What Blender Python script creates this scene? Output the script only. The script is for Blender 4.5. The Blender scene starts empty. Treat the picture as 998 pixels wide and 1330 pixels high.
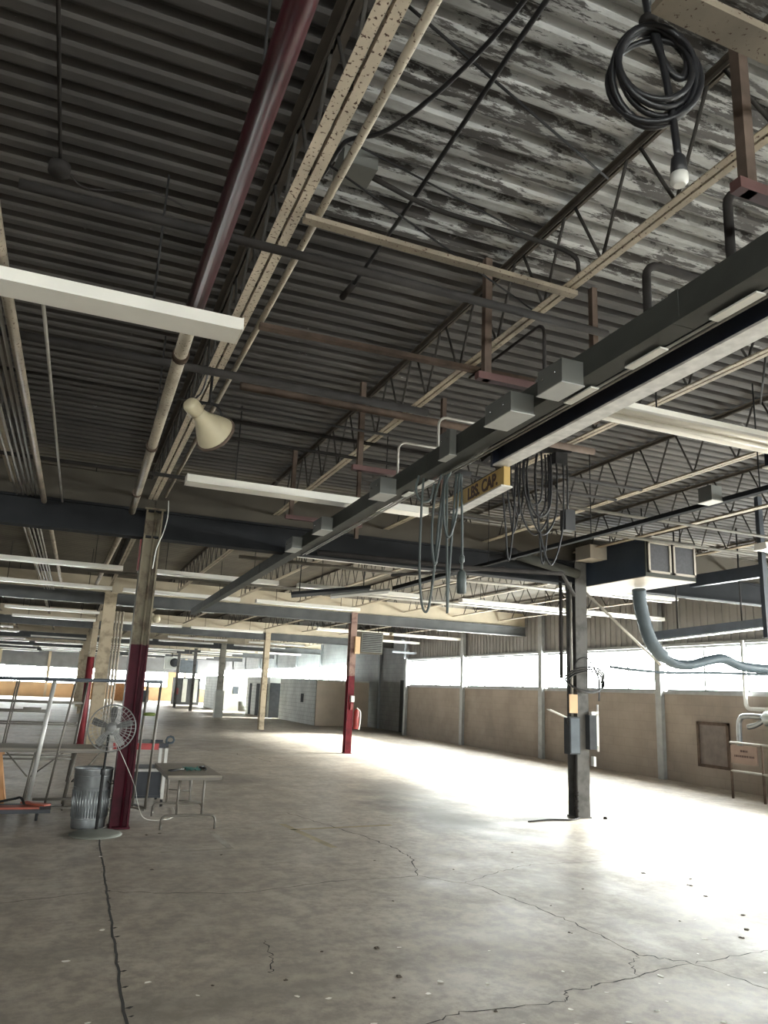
import bpy, math, random
from mathutils import Vector, Matrix
random.seed(7)
sc = bpy.context.scene
C = sc.collection
PI = math.pi

# ---------------------------------------------------------------- camera, sky, exposure
cam_d = bpy.data.cameras.new('camera'); cam = bpy.data.objects.new('camera', cam_d); C.objects.link(cam)
cam_d.sensor_fit = 'HORIZONTAL'; cam_d.sensor_width = 36.0; cam_d.lens = 988.0 * 36.0 / 998.0
cam_d.clip_start = 0.05; cam_d.clip_end = 300
_p, _a, _r = math.radians(13.28), math.radians(21.63), math.radians(2.53)
fw = Vector((math.sin(_a)*math.cos(_p), math.cos(_a)*math.cos(_p), math.sin(_p)))
rt = Vector((math.cos(_a), -math.sin(_a), 0)); up = rt.cross(fw)
rt2 = rt*math.cos(_r) + up*math.sin(_r); up2 = -rt*math.sin(_r) + up*math.cos(_r)
M3 = Matrix((rt2, up2, -fw)).transposed()
cam.matrix_world = Matrix.Translation((0, 0, 1.6)) @ M3.to_4x4()
sc.camera = cam
sc.view_settings.view_transform = 'Standard'; sc.view_settings.look = 'None'
sc.view_settings.gamma = 1.0; sc.view_settings.use_curve_mapping = False
sc.view_settings.exposure = 0.75

w = bpy.data.worlds.new('sky'); sc.world = w; w.use_nodes = True
bg = w.node_tree.nodes['Background']; bg.inputs[0].default_value = (1.0, 0.965, 0.90, 1); bg.inputs[1].default_value = 37.0
try:
    sc.cycles.use_denoising = True
    sc.cycles.denoiser = 'OPENIMAGEDENOISE'
    sc.cycles.diffuse_bounces = 6
    sc.cycles.max_bounces = 12
    sc.cycles.sample_clamp_indirect = 20
except Exception:
    pass

sun_d = bpy.data.lights.new('hazy_sun', 'SUN'); sun_d.energy = 110.0; sun_d.angle = math.radians(22); sun_d.color = (1.0, .96, .88)
sun = bpy.data.objects.new('hazy_sun', sun_d); C.objects.link(sun); sun.location = (30, 20, 15)
sun.rotation_euler = Vector((-1.0, -.10, -.58)).to_track_quat('-Z', 'Y').to_euler()

def portal(loc, direction, sx, sy):                  # guides sampling of the sky through a window opening
    l = bpy.data.lights.new('window_portal', 'AREA'); l.shape = 'RECTANGLE'; l.size = sx; l.size_y = sy
    l.cycles.is_portal = True
    o = bpy.data.objects.new('window_portal', l); C.objects.link(o); o.location = loc
    o.rotation_euler = Vector(direction).to_track_quat('-Z', 'Z').to_euler()

XR, XJ, XL, YB, YF, ZD = 12.4, 13.1, -20.0, 70.0, -10.5, 4.25   # right wall, jogged wall, left, back, front, deck
SILL, HEAD = 1.88, 2.85

# ---------------------------------------------------------------- materials
def nt(name):
    m = bpy.data.materials.new(name); m.use_nodes = True
    n = m.node_tree.nodes; l = m.node_tree.links
    return m, n, l, n['Principled BSDF']
MATS = {}
def mat(name, col, rough=.6, metal=0., var=.25, scale=6., bump=.0, spec=.5, col2=None, stretch=(1,1,1), detail=4, rust=0, rscale=60, rustcol=(.06,.025,.012)):
    m, n, l, b = nt(name)
    tc = n.new('ShaderNodeTexCoord'); mp = n.new('ShaderNodeMapping'); mp.inputs['Scale'].default_value = stretch
    l.new(tc.outputs['Object'], mp.inputs[0])
    ns = n.new('ShaderNodeTexNoise'); ns.inputs['Scale'].default_value = scale; ns.inputs['Detail'].default_value = detail
    l.new(mp.outputs[0], ns.inputs[0])
    cr = n.new('ShaderNodeValToRGB'); cr.color_ramp.elements[0].position = .32; cr.color_ramp.elements[1].position = .68
    c2 = col2 or tuple(c*(1-var) for c in col)
    cr.color_ramp.elements[0].color = (*c2, 1); cr.color_ramp.elements[1].color = (*col, 1)
    l.new(ns.outputs[0], cr.inputs[0]); out = cr.outputs[0]
    if rust > 0:
        n2 = n.new('ShaderNodeTexNoise'); n2.inputs['Scale'].default_value = rscale; n2.inputs['Detail'].default_value = 6
        l.new(tc.outputs['Object'], n2.inputs[0])
        r2 = n.new('ShaderNodeValToRGB'); r2.color_ramp.elements[0].position = .66-rust*.14; r2.color_ramp.elements[1].position = .70-rust*.12
        l.new(n2.outputs[0], r2.inputs[0])
        mx = n.new('ShaderNodeMix'); mx.data_type = 'RGBA'; l.new(r2.outputs[0], mx.inputs[0]); l.new(out, mx.inputs[6]); mx.inputs[7].default_value = (*rustcol, 1)
        out = mx.outputs[2]
    l.new(out, b.inputs['Base Color'])
    b.inputs['Roughness'].default_value = rough; b.inputs['Metallic'].default_value = metal; b.inputs['Specular IOR Level'].default_value = spec
    if bump:
        bp = n.new('ShaderNodeBump'); bp.inputs['Strength'].default_value = bump; bp.inputs['Distance'].default_value = .01
        l.new(ns.outputs[0], bp.inputs['Height']); l.new(bp.outputs[0], b.inputs['Normal'])
    MATS[name] = m
    return m

mat('tan_steel', (.62, .54, .42), .6, var=.28, scale=5, rust=.55)
mat('tan_angle', (.27, .225, .165), .6, var=.35, scale=5, rust=.3)
mat('brown_steel', (.13, .095, .075), .85, spec=.12, var=.4, scale=8)
mat('dark_steel', (.035, .034, .034), .85, spec=.12, var=.4, scale=8)
mat('joist_steel', (.42, .355, .26), .6, var=.35, scale=4, rust=.35)
mat('web_steel', (.055, .05, .045), .85, spec=.12, var=.4, scale=6)
mat('girder_dark', (.022, .023, .025), .85, spec=.12, var=.35, scale=2)
mat('girder_grey', (.115, .118, .118), .8, var=.3, scale=2, spec=.2)
mat('girder_tan', (.56, .48, .35), .7, var=.25, scale=1.5)
mat('maroon', (.075, .008, .016), .32, var=.35, scale=4)
mat('red_paint', (.42, .05, .05), .45, var=.3, scale=6)
mat('riser_red', (.26, .035, .045), .5, var=.3)
mat('pale_pipe', (.46, .40, .31), .5, var=.45, scale=3, rust=.3)
mat('conduit', (.36, .34, .30), .45, metal=.35, var=.3, scale=5)
mat('dull_conduit', (.15, .14, .12), .7, var=.3, spec=.2)
mat('box_bottom', (.36, .36, .335), .6, var=.15)
mat('dark_pipe', (.04, .036, .034), .85, spec=.12, var=.4, scale=5)
mat('white_enamel', (.86, .83, .76), .42, var=.1, scale=3)
mat('white_tube', (.88, .86, .79), .25, var=.05)
mat('duct_grey', (.060, .062, .055), .7, spec=.2, var=.25, scale=4)
mat('box_grey', (.13, .132, .12), .5, metal=.1, var=.2, scale=4)
mat('plate_light', (.66, .65, .60), .5, var=.15)
mat('navy_beam', (.012, .016, .030), .4, var=.3, scale=3)
mat('flange_white', (.62, .60, .56), .5, var=.3, scale=14)
mat('yellow_sign', (.42, .28, .085), .55, var=.25, scale=9)
mat('letter_dark', (.05, .02, .015), .6)
mat('rubber', (.012, .012, .014), .42, var=.3)
mat('cable_grey', (.060, .075, .072), .5, var=.3)
mat('horn_cream', (.50, .44, .30), .45, var=.15)
mat('galv', (.36, .38, .39), .38, metal=.75, var=.25, scale=9)
mat('silver', (.62, .61, .58), .4, metal=.3, var=.15)
mat('cage_wire', (.34, .34, .33), .4, metal=.4, var=.1)
mat('chrome', (.55, .55, .54), .25, metal=.9, var=.15)
mat('fan_grey', (.20, .20, .195), .45, metal=.3, var=.2)
mat('fan_base', (.17, .175, .15), .5, var=.2)
mat('table_top', (.22, .19, .15), .55, var=.2, scale=5)
mat('table_steel', (.15, .135, .115), .5, metal=.3, var=.2)
mat('cart_white', (.60, .59, .56), .5, var=.1)
mat('cart_dark', (.03, .035, .045), .55, var=.3)
mat('wood_red', (.40, .10, .06), .6, var=.3)
mat('wood_orange', (.55, .27, .11), .6, var=.25)
mat('teal_cloth', (.10, .30, .26), .8, var=.3)
mat('green_item', (.17, .22, .05), .7, var=.3)
mat('black_plastic', (.02, .02, .022), .5)
mat('ac_navy', (.045, .06, .085), .5, var=.25, scale=3)
mat('ac_cream', (.40, .36, .30), .55, var=.12)
mat('grille', (.045, .045, .05), .6, var=.3, scale=30)
mat('hose_blue', (.05, .072, .088), .6, var=.25)
mat('heater_blue', (.05, .06, .075), .5, var=.3)
mat('pump_blue', (.05, .075, .10), .5, var=.3)
mat('sign_tan', (.26, .185, .15), .6, var=.2)
mat('hatch_brown', (.17, .14, .125), .6, var=.3)
mat('block_white', (.56, .58, .54), .7, var=.18, scale=3)
mat('block_bright', (.80, .80, .74), .7, var=.08)
mat('panel_tan', (.52, .44, .35), .7, var=.14, scale=2)
mat('door_dark', (.07, .075, .08), .85, spec=.12, var=.2)
mat('grey_far', (.14, .16, .18), .85, spec=.12, var=.2)
mat('wall_orange', (.62, .42, .24), .7, var=.2, scale=1)
mat('dark_crack', (.035, .03, .026), .9, var=.3)
mat('yellow_line', (.38, .32, .20), .8, var=.35, scale=5)
mat('pale_line', (.37, .34, .285), .8, var=.35, scale=5)
mat('chip_white', (.9, .87, .80), .7, var=.1)
mat('dirt', (.10, .078, .058), .9, var=.4, scale=30)
mat('plastic_white', (.62, .62, .60), .5, var=.1)
mat('window_frame', (.30, .31, .31), .5, var=.2)
mat('siding', (.25, .24, .23), .6, var=.2, scale=2)
mat('upper_grey', (.20, .215, .23), .6, var=.18, scale=2)
mat('red_ext', (.22, .022, .018), .4, var=.2)

# glass: mostly clear, a little dust
m, n, l, b = nt('glass'); out = n['Material Output']
tr = n.new('ShaderNodeBsdfTransparent'); tr.inputs[0].default_value = (.90, .94, .96, 1)
gl = n.new('ShaderNodeBsdfGlossy'); gl.inputs['Roughness'].default_value = .08
mx = n.new('ShaderNodeMixShader'); mx.inputs[0].default_value = .06
l.new(tr.outputs[0], mx.inputs[1]); l.new(gl.outputs[0], mx.inputs[2]); l.new(mx.outputs[0], out.inputs[0]); MATS['glass'] = m

def mth(n, l, op, a, b=None, clamp=False):
    x = n.new('ShaderNodeMath'); x.operation = op; x.use_clamp = clamp
    for i, v in enumerate((a, b)):
        if v is None: continue
        if isinstance(v, (int, float)): x.inputs[i].default_value = v
        else: l.new(v, x.inputs[i])
    return x.outputs[0]
def noise(n, l, vec, scale, detail=4, rough=.5, stretch=None):
    if stretch:
        mp = n.new('ShaderNodeMapping'); mp.inputs['Scale'].default_value = stretch; l.new(vec, mp.inputs[0]); vec = mp.outputs[0]
    x = n.new('ShaderNodeTexNoise'); x.inputs['Scale'].default_value = scale; x.inputs['Detail'].default_value = detail; x.inputs['Roughness'].default_value = rough
    l.new(vec, x.inputs[0]); return x.outputs[0]
def ramp(n, l, v, stops):
    x = n.new('ShaderNodeValToRGB'); e = x.color_ramp.elements
    while len(e) < len(stops): e.new(.5)
    for i, (p, c) in enumerate(stops): e[i].position = p; e[i].color = (*c, 1) if len(c) == 3 else c
    l.new(v, x.inputs[0]); return x.outputs[0]
def mixc(n, l, f, a, b):
    x = n.new('ShaderNodeMix'); x.data_type = 'RGBA'
    if isinstance(f, (int, float)): x.inputs[0].default_value = f
    else: l.new(f, x.inputs[0])
    for i, v in ((6, a), (7, b)):
        if isinstance(v, tuple): x.inputs[i].default_value = (*v, 1)
        else: l.new(v, x.inputs[i])
    return x.outputs[2]

# concrete slab: worn, stained, lightly polished
m, n, l, b = nt('concrete'); tc = n.new('ShaderNodeTexCoord'); P = tc.outputs['Object']
base = ramp(n, l, noise(n, l, P, .55, 6, .6), [(.3, (.275, .232, .186)), (.5, (.36, .308, .25)), (.7, (.44, .385, .315))])
fine = noise(n, l, P, 9, 8, .7)
base = mixc(n, l, mth(n, l, 'MULTIPLY', ramp(n, l, fine, [(.42, (0,0,0)), (.58, (1,1,1))]), .7), base, (.20, .172, .142))
mott = noise(n, l, P, 3.2, 7, .7, (1, .7, 1))
base = mixc(n, l, mth(n, l, 'MULTIPLY', ramp(n, l, mott, [(.50, (0,0,0)), (.66, (1,1,1))]), .55), base, (.47, .42, .35))
base = mixc(n, l, mth(n, l, 'MULTIPLY', ramp(n, l, mott, [(.34, (1,1,1)), (.48, (0,0,0))]), .5), base, (.17, .15, .125))
speck = ramp(n, l, noise(n, l, P, 70, 3, .6), [(.62, (0,0,0)), (.72, (1,1,1))])
base = mixc(n, l, mth(n, l, 'MULTIPLY', speck, .5), base, (.13, .11, .095))
drag = ramp(n, l, noise(n, l, P, 1.1, 5, .6, (.35, 1.6, 1)), [(.52, (0,0,0)), (.70, (1,1,1))])
base = mixc(n, l, mth(n, l, 'MULTIPLY', drag, .55), base, (.17, .15, .125))
# dark floor smears; the streak left of the grey column is its painted shadow
sp = n.new('ShaderNodeSeparateXYZ'); l.new(P, sp.inputs[0])
def blob(cx, cy, rx, ry, amp=.5):
    dx = mth(n, l, 'DIVIDE', mth(n, l, 'SUBTRACT', sp.outputs[0], cx), rx); dy = mth(n, l, 'DIVIDE', mth(n, l, 'SUBTRACT', sp.outputs[1], cy), ry)
    d = mth(n, l, 'SQRT', mth(n, l, 'ADD', mth(n, l, 'MULTIPLY', dx, dx), mth(n, l, 'MULTIPLY', dy, dy)))
    d = mth(n, l, 'ADD', d, mth(n, l, 'MULTIPLY', mth(n, l, 'SUBTRACT', noise(n, l, P, 1.6, 6, .65, (1, .6, 1)), .5), 1.9))
    return ramp(n, l, d, [(.35, (1,1,1)), (1.0, (0,0,0))])
for cx_, cy_, rx_, ry_, a_ in ((4.95, 9.8, .9, 2.0, .9), (5.3, 8.25, .8, .3, .8), (6.3, 9.4, .7, .25, .8), (5.6, 12.3, 1.2, 2.4, .7), (4.2, 22, 2.2, 3.5, .45), (3.0, 33, 3, 4, .4), (2.6, 14, 1.2, 1.0, .4)):
    base = mixc(n, l, mth(n, l, 'MULTIPLY', blob(cx_, cy_, rx_, ry_), a_), base, (.085, .075, .065))
l.new(base, b.inputs['Base Color'])
rg = ramp(n, l, noise(n, l, P, 1.3, 5, .6), [(.3, (.40,)*3), (.7, (.58,)*3)]); l.new(rg, b.inputs['Roughness'])
b.inputs['Specular IOR Level'].default_value = .55
bp = n.new('ShaderNodeBump'); bp.inputs['Strength'].default_value = .25; bp.inputs['Distance'].default_value = .006
l.new(fine, bp.inputs['Height']); l.new(bp.outputs[0], b.inputs['Normal']); MATS['concrete'] = m

# roof deck: sooty paint, flaking white in the bay over the crane
m, n, l, b = nt('deck'); tc = n.new('ShaderNodeTexCoord'); P = tc.outputs['Object']
sp = n.new('ShaderNodeSeparateXYZ'); l.new(P, sp.inputs[0])
soot = ramp(n, l, noise(n, l, P, 1.6, 6, .65, (.5, 2.2, 1)), [(.3, (.034, .031, .029)), (.7, (.085, .077, .070))])
pale = ramp(n, l, noise(n, l, P, 3.0, 7, .65, (.6, 2.0, 1)), [(.35, (.19, .187, .176)), (.65, (.43, .43, .415))])
nz = noise(n, l, P, 4.6, 10, .74, (.55, 2.9, 1))
edge = noise(n, l, P, .9, 4, .5)
yy = mth(n, l, 'ADD', sp.outputs[1], mth(n, l, 'MULTIPLY', mth(n, l, 'SUBTRACT', edge, .5), .8))
regy = ramp(n, l, mth(n, l, 'MULTIPLY', mth(n, l, 'SUBTRACT', 4.0, yy), 1.4), [(.0, (0,0,0)), (.6, (1,1,1))])
regx = ramp(n, l, mth(n, l, 'MULTIPLY', mth(n, l, 'SUBTRACT', sp.outputs[0], .72), 3.0), [(.0, (0,0,0)), (.5, (1,1,1))])
reg = mth(n, l, 'MULTIPLY', regy, regx)
thr = mth(n, l, 'ADD', nz, mth(n, l, 'MULTIPLY', reg, .19))
flake = ramp(n, l, thr, [(.655, (0,0,0)), (.69, (1,1,1))])
colr = mixc(n, l, flake, soot, pale)
farw = ramp(n, l, mth(n, l, 'DIVIDE', mth(n, l, 'SUBTRACT', sp.outputs[1], 9.4), 2.0), [(0., (0,0,0)), (.1, (1,1,1))])
tanp = ramp(n, l, noise(n, l, P, .8, 5, .6), [(.3, (.070, .061, .047)), (.7, (.145, .126, .095))])
colr = mixc(n, l, farw, colr, tanp)
l.new(colr, b.inputs['Base Color']); b.inputs['Roughness'].default_value = .75
bp = n.new('ShaderNodeBump'); bp.inputs['Strength'].default_value = .5; bp.inputs['Distance'].default_value = .01
l.new(flake, bp.inputs['Height']); l.new(bp.outputs[0], b.inputs['Normal']); MATS['deck'] = m

# painted masonry of the lower walls: faint courses
def masonry(name, c1, c2, mortar, sx=1):
    m, n, l, b = nt(name); tc = n.new('ShaderNodeTexCoord')
    sp = n.new('ShaderNodeSeparateXYZ'); l.new(tc.outputs['Object'], sp.inputs[0])
    cb = n.new('ShaderNodeCombineXYZ'); l.new(mth(n, l, 'ADD', sp.outputs[0], sp.outputs[1]), cb.inputs[0]); l.new(sp.outputs[2], cb.inputs[1])
    br = n.new('ShaderNodeTexBrick'); br.inputs['Scale'].default_value = 1.0; br.inputs['Brick Width'].default_value = .4*sx; br.inputs['Row Height'].default_value = .2*sx
    br.inputs['Mortar Size'].default_value = .008; br.inputs['Color1'].default_value = (*c1, 1); br.inputs['Color2'].default_value = (*c2, 1); br.inputs['Mortar'].default_value = (*mortar, 1)
    l.new(cb.outputs[0], br.inputs[0])
    ns = ramp(n, l, noise(n, l, tc.outputs['Object'], .9, 6, .6), [(.35, (.72,)*3), (.65, (1,1,1))])
    x = n.new('ShaderNodeMix'); x.data_type = 'RGBA'; x.blend_type = 'MULTIPLY'; x.inputs[0].default_value = 1
    l.new(br.outputs[0], x.inputs[6]); l.new(ns, x.inputs[7]); l.new(x.outputs[2], b.inputs['Base Color'])
    b.inputs['Roughness'].default_value = .7
    bp = n.new('ShaderNodeBump'); bp.inputs['Strength'].default_value = .2; bp.inputs['Distance'].default_value = .004; bp.invert = True
    l.new(br.outputs['Fac'], bp.inputs['Height']); l.new(bp.outputs[0], b.inputs['Normal']); MATS[name] = m
masonry('masonry_tan', (.30, .25, .21), (.285, .238, .20), (.265, .222, .187))
masonry('masonry_grey', (.33, .345, .36), (.31, .325, .34), (.25, .265, .28))
masonry('masonry_white', (.74, .77, .74), (.68, .72, .69), (.42, .44, .42), .9)

# column paint: dark red up to two metres, a second colour above
def column_paint(name, low, high, zc):
    m, n, l, b = nt(name); tc = n.new('ShaderNodeTexCoord'); sp = n.new('ShaderNodeSeparateXYZ'); l.new(tc.outputs['Object'], sp.inputs[0])
    nz = noise(n, l, tc.outputs['Object'], 5, 6, .6)
    zz = mth(n, l, 'ADD', sp.outputs[2], mth(n, l, 'MULTIPLY', nz, .08))
    f = mth(n, l, 'GREATER_THAN', zz, zc)
    c = mixc(n, l, f, low, high)
    c = mixc(n, l, ramp(n, l, nz, [(.36, (.6,)*3), (.52, (0,0,0))]), c, tuple(v*.35 for v in low))
    l.new(c, b.inputs['Base Color']); b.inputs['Roughness'].default_value = .6; b.inputs['Specular IOR Level'].default_value = .2; MATS[name] = m
column_paint('col_maroon_tan', (.055, .005, .012), (.165, .142, .098), 2.05)
column_paint('col_red_pink', (.12, .008, .014), (.26, .17, .14), 2.0)
column_paint('col_tan', (.46, .38, .27), (.46, .38, .27), 9)
column_paint('col_grey', (.10, .097, .092), (.10, .097, .092), 9)
column_paint('col_pale', (.40, .40, .37), (.34, .32, .27), 1.4)

# ---------------------------------------------------------------- mesh helpers
ORG = {}
class MB:
    def __init__(s): s.v = []; s.f = []; s.sm = []
    def _add(s, vs, fs, smooth=False):
        o = len(s.v); s.v += [tuple(q) for q in vs]
        for f in fs: s.f.append(tuple(i+o for i in f)); s.sm.append(smooth)
        return s
    def box(s, x0, x1, y0, y1, z0, z1):
        vs = [(x, y, z) for z in (z0, z1) for y in (y0, y1) for x in (x0, x1)]
        return s._add(vs, [(0,2,3,1), (4,5,7,6), (0,1,5,4), (2,6,7,3), (0,4,6,2), (1,3,7,5)])
    def beam(s, a, b, wd, ht, upv=(0,0,1)):
        a, b = Vector(a), Vector(b); d = (b-a).normalized(); u = Vector(upv)
        if abs(d.dot(u)) > .98: u = Vector((0,1,0))
        r = d.cross(u).normalized()*wd/2; u = r.cross(d).normalized()*ht/2
        vs = [p+i*r+j*u for p in (a, b) for i, j in ((-1,-1), (1,-1), (1,1), (-1,1))]
        return s._add(vs, [(0,3,2,1), (4,5,6,7), (0,1,5,4), (1,2,6,5), (2,3,7,6), (3,0,4,7)])
    def prism(s, poly, axis, a, b):
        n = len(poly); vs = []
        for t in (a, b):
            for p, q in poly:
                vs.append({'x': (t, p, q), 'y': (p, t, q), 'z': (p, q, t)}[axis])
        return s._add(vs, [tuple(range(n-1, -1, -1)), tuple(range(n, 2*n))] + [(i, (i+1) % n, n+(i+1) % n, n+i) for i in range(n)])
    def tube(s, pts, r, n=8, closed=False, caps=True):
        pts = [Vector(p) for p in pts]; k = len(pts); rs = r if isinstance(r, (list, tuple)) else [r]*k
        vs = []; u = None
        for i, p in enumerate(pts):
            if closed: d = pts[(i+1) % k]-pts[i-1]
            else: d = pts[min(i+1, k-1)]-pts[max(i-1, 0)]
            d.normalize()
            if u is None:
                u = Vector((0,0,1)) if abs(d.z) < .9 else Vector((1,0,0))
            u = (u - d*u.dot(d)).normalized(); w_ = d.cross(u)
            for j in range(n):
                t = 2*PI*j/n; vs.append(p + (u*math.cos(t)+w_*math.sin(t))*rs[i])
        fs = []
        for i in range(k if closed else k-1):
            for j in range(n):
                a, b2 = i*n+j, i*n+(j+1) % n; c, d2 = ((i+1) % k)*n+(j+1) % n, ((i+1) % k)*n+j
                fs.append((a, b2, c, d2))
        s._add(vs, fs, True)
        if caps and not closed:
            o = len(s.v)-len(vs)
            s.f.append(tuple(o+j for j in range(n-1, -1, -1))); s.f.append(tuple(o+(k-1)*n+j for j in range(n))); s.sm += [False, False]
        return s
    def lathe(s, prof, n=24, M=None, smooth=True):
        M = M or Matrix(); vs = []; k = len(prof)
        for r, z in prof:
            for j in range(n):
                t = 2*PI*j/n; vs.append(M @ Vector((r*math.cos(t), r*math.sin(t), z)))
        fs = [(i*n+j, i*n+(j+1) % n, (i+1)*n+(j+1) % n, (i+1)*n+j) for i in range(k-1) for j in range(n)]
        s._add(vs, fs, smooth)
        o = len(s.v)-len(vs)
        if prof[0][0] > 1e-4: s.f.append(tuple(o+j for j in range(n-1, -1, -1))); s.sm.append(False)
        if prof[-1][0] > 1e-4: s.f.append(tuple(o+(k-1)*n+j for j in range(n))); s.sm.append(False)
        return s
    def mesh(s, name, mt, org=(0,0,0)):
        me = bpy.data.meshes.new(name); o = Vector(org)
        me.from_pydata([tuple(Vector(q)-o) for q in s.v], [], s.f)
        me.polygons.foreach_set('use_smooth', s.sm); me.materials.append(MATS[mt]); me.update()
        return me
    def build(s, name, mt, parent=None, label=None, kind=None):
        org = ORG.get(parent.name, Vector()) if parent else Vector()
        o = bpy.data.objects.new(name, s.mesh(name, mt, org)); C.objects.link(o)
        if parent: o.parent = parent
        ORG[o.name] = org
        if label: o['label'] = label
        if kind: o['kind'] = kind
        return o
    def solo(s, name, mt, label, cat, group=None, org=None):
        if org is None:
            xs = [q[0] for q in s.v]; ys = [q[1] for q in s.v]; zs = [q[2] for q in s.v]
            org = ((min(xs)+max(xs))/2, (min(ys)+max(ys))/2, min(zs))
        o = bpy.data.objects.new(name, s.mesh(name, mt, org)); C.objects.link(o); o.location = org
        ORG[o.name] = Vector(org); tag(o, label, cat, group); return o
    def struct(s, name, mt, parent=None):
        o = s.build(name, mt, parent)
        if not parent: o['kind'] = 'structure'
        return o
def tag(o, label, cat, group=None):
    o['label'] = label; o['category'] = cat
    if group: o['group'] = group
def thing(name, label, cat, loc=(0,0,0), group=None):
    o = bpy.data.objects.new(name, None); C.objects.link(o); o.location = loc; o.empty_display_size = .1
    ORG[o.name] = Vector(loc); tag(o, label, cat, group); return o
def copy_tree(o, loc=None, label=None, parent=None):
    c = o.copy(); C.objects.link(c)
    if parent: c.parent = parent
    if loc is not None: c.location = loc
    if label: c['label'] = label
    for ch in [q for q in KIDS(o)]: copy_tree(ch, None, None, c)
    return c
def KIDS(o): return list(o.children)
def arc(c, r, a0, a1, n, ax='xz'):
    out = []
    for i in range(n+1):
        t = a0+(a1-a0)*i/n; p, q = r*math.cos(t), r*math.sin(t)
        out.append({'xz': (c[0]+p, c[1], c[2]+q), 'yz': (c[0], c[1]+p, c[2]+q), 'xy': (c[0]+p, c[1]+q, c[2])}[ax])
    return out
def smoothpath(pts, n=6):                                       # Catmull-Rom through the points
    P = [Vector(p) for p in pts]; P = [P[0]*2-P[1]] + P + [P[-1]*2-P[-2]]; out = []
    for i in range(1, len(P)-2):
        for k in range(n):
            t = k/n; a, b, c, d = P[i-1], P[i], P[i+1], P[i+2]
            out.append(.5*((2*b)+(c-a)*t+(2*a-5*b+4*c-d)*t*t+(3*b-a-3*c+d)*t**3))
    out.append(P[-2]); return out

# ================================================================= SETTING
floor = MB()._add([(XL, YF, 0), (XJ+.2, YF, 0), (XJ+.2, YB, 0), (XL, YB, 0)], [(0,1,2,3)]).struct('floor', 'concrete')
def ribbon(path, wd, z=.0006):
    P = [Vector((*p, z)) for p in path]; vs = []; k = len(P)
    for i, p in enumerate(P):
        d = (P[min(i+1, k-1)]-P[max(i-1, 0)]).normalized(); r = Vector((d.y, -d.x, 0)); ww = wd[i] if isinstance(wd, list) else wd
        vs += [p-r*ww/2, p+r*ww/2]
    return vs, [(2*i, 2*i+1, 2*i+3, 2*i+2) for i in range(k-1)]
def crackpath(pts, jit=.02, sub=10):
    out = []
    for a, b in zip(pts, pts[1:]):
        for i in range(sub):
            t = i/sub; out.append((a[0]+(b[0]-a[0])*t+random.uniform(-jit, jit), a[1]+(b[1]-a[1])*t+random.uniform(-jit, jit)))
    out.append(pts[-1]); return out
def crack(pts, wd, jit=.02):
    p = crackpath(pts, jit); ws = [wd*random.uniform(.4, 1.3) for _ in p]; ws[0] = ws[-1] = wd*.2
    vs, fs = ribbon(p, ws); MB()._add(vs, fs).build('crack', 'dark_crack', floor)
vs, fs = ribbon(crackpath([(.52, 9.0), (.50, 7), (.485, 5.6), (.475, 4.6), (.47, 3.2), (.46, 1.0)], .006, 14), .016)
MB()._add(vs, fs).build('control_joint', 'dark_crack', floor)
for k in range(26):
    y = 8.9-k*.22+random.uniform(-.08, .08); x = .49+random.uniform(-.01, .02); s_ = random.uniform(.010, .026)
    MB()._add([(x-s_, y, .0007), (x, y-s_*.6, .0007), (x+s_*.9, y+.01, .0007), (x+.005, y+s_*.7, .0007)], [(0,1,2,3)]).build('joint_spall', 'dark_crack', floor)
crack([(.46, 6.75), (.9, 6.6), (1.53, 6.47), (2.31, 6.69), (3.16, 6.72)], .010)
crack([(-.6, 6.5), (.0, 6.62), (.46, 6.75)], .008)
crack([(3.16, 6.72), (3.43, 7.5), (3.43, 7.9), (3.33, 8.65), (3.12, 9.43), (2.9, 10.3)], .013)
crack([(3.16, 6.72), (3.52, 6.31), (3.65, 5.66), (3.70, 5.03), (3.69, 4.44), (3.92, 4.22), (4.04, 3.74), (4.2, 3.2)], .012)
crack([(3.92, 4.22), (4.64, 4.28), (5.4, 4.1)], .010)
crack([(3.92, 4.22), (3.21, 4.08), (2.83, 4.02), (2.75, 3.91), (2.11, 3.93), (1.7, 3.8)], .010)
crack([(3.45, 6.4), (4.0, 6.75), (4.52, 6.95), (5.45, 6.95)], .007)
crack([(3.69, 4.44), (3.5, 4.3), (3.4, 4.1)], .007)
crack([(1.3, 4.7), (1.36, 4.95), (1.40, 5.3)], .008)
crack([(4.4, 17), (4.0, 19), (3.2, 20.5), (2.4, 21)], .02, .06)
crack([(1.5, 15), (2.4, 15.6), (3.2, 15.2)], .02, .05)
def paint_line(a, b, wd, mt):
    vs, fs = ribbon([(a[0]+(b[0]-a[0])*i/8, a[1]+(b[1]-a[1])*i/8) for i in range(9)], [wd*random.uniform(.75, 1.05) for _ in range(9)], .0004)
    MB()._add(vs, fs).build('painted_line', mt, floor)
paint_line((2.62, 9.5), (2.80, 8.05), .09, 'yellow_line'); paint_line((2.62, 9.1), (3.95, 9.25), .09, 'yellow_line')
paint_line((1.71, 9.1), (1.74, 8.15), .08, 'pale_line'); paint_line((1.05, 8.1), (1.74, 8.17), .07, 'pale_line')

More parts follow.
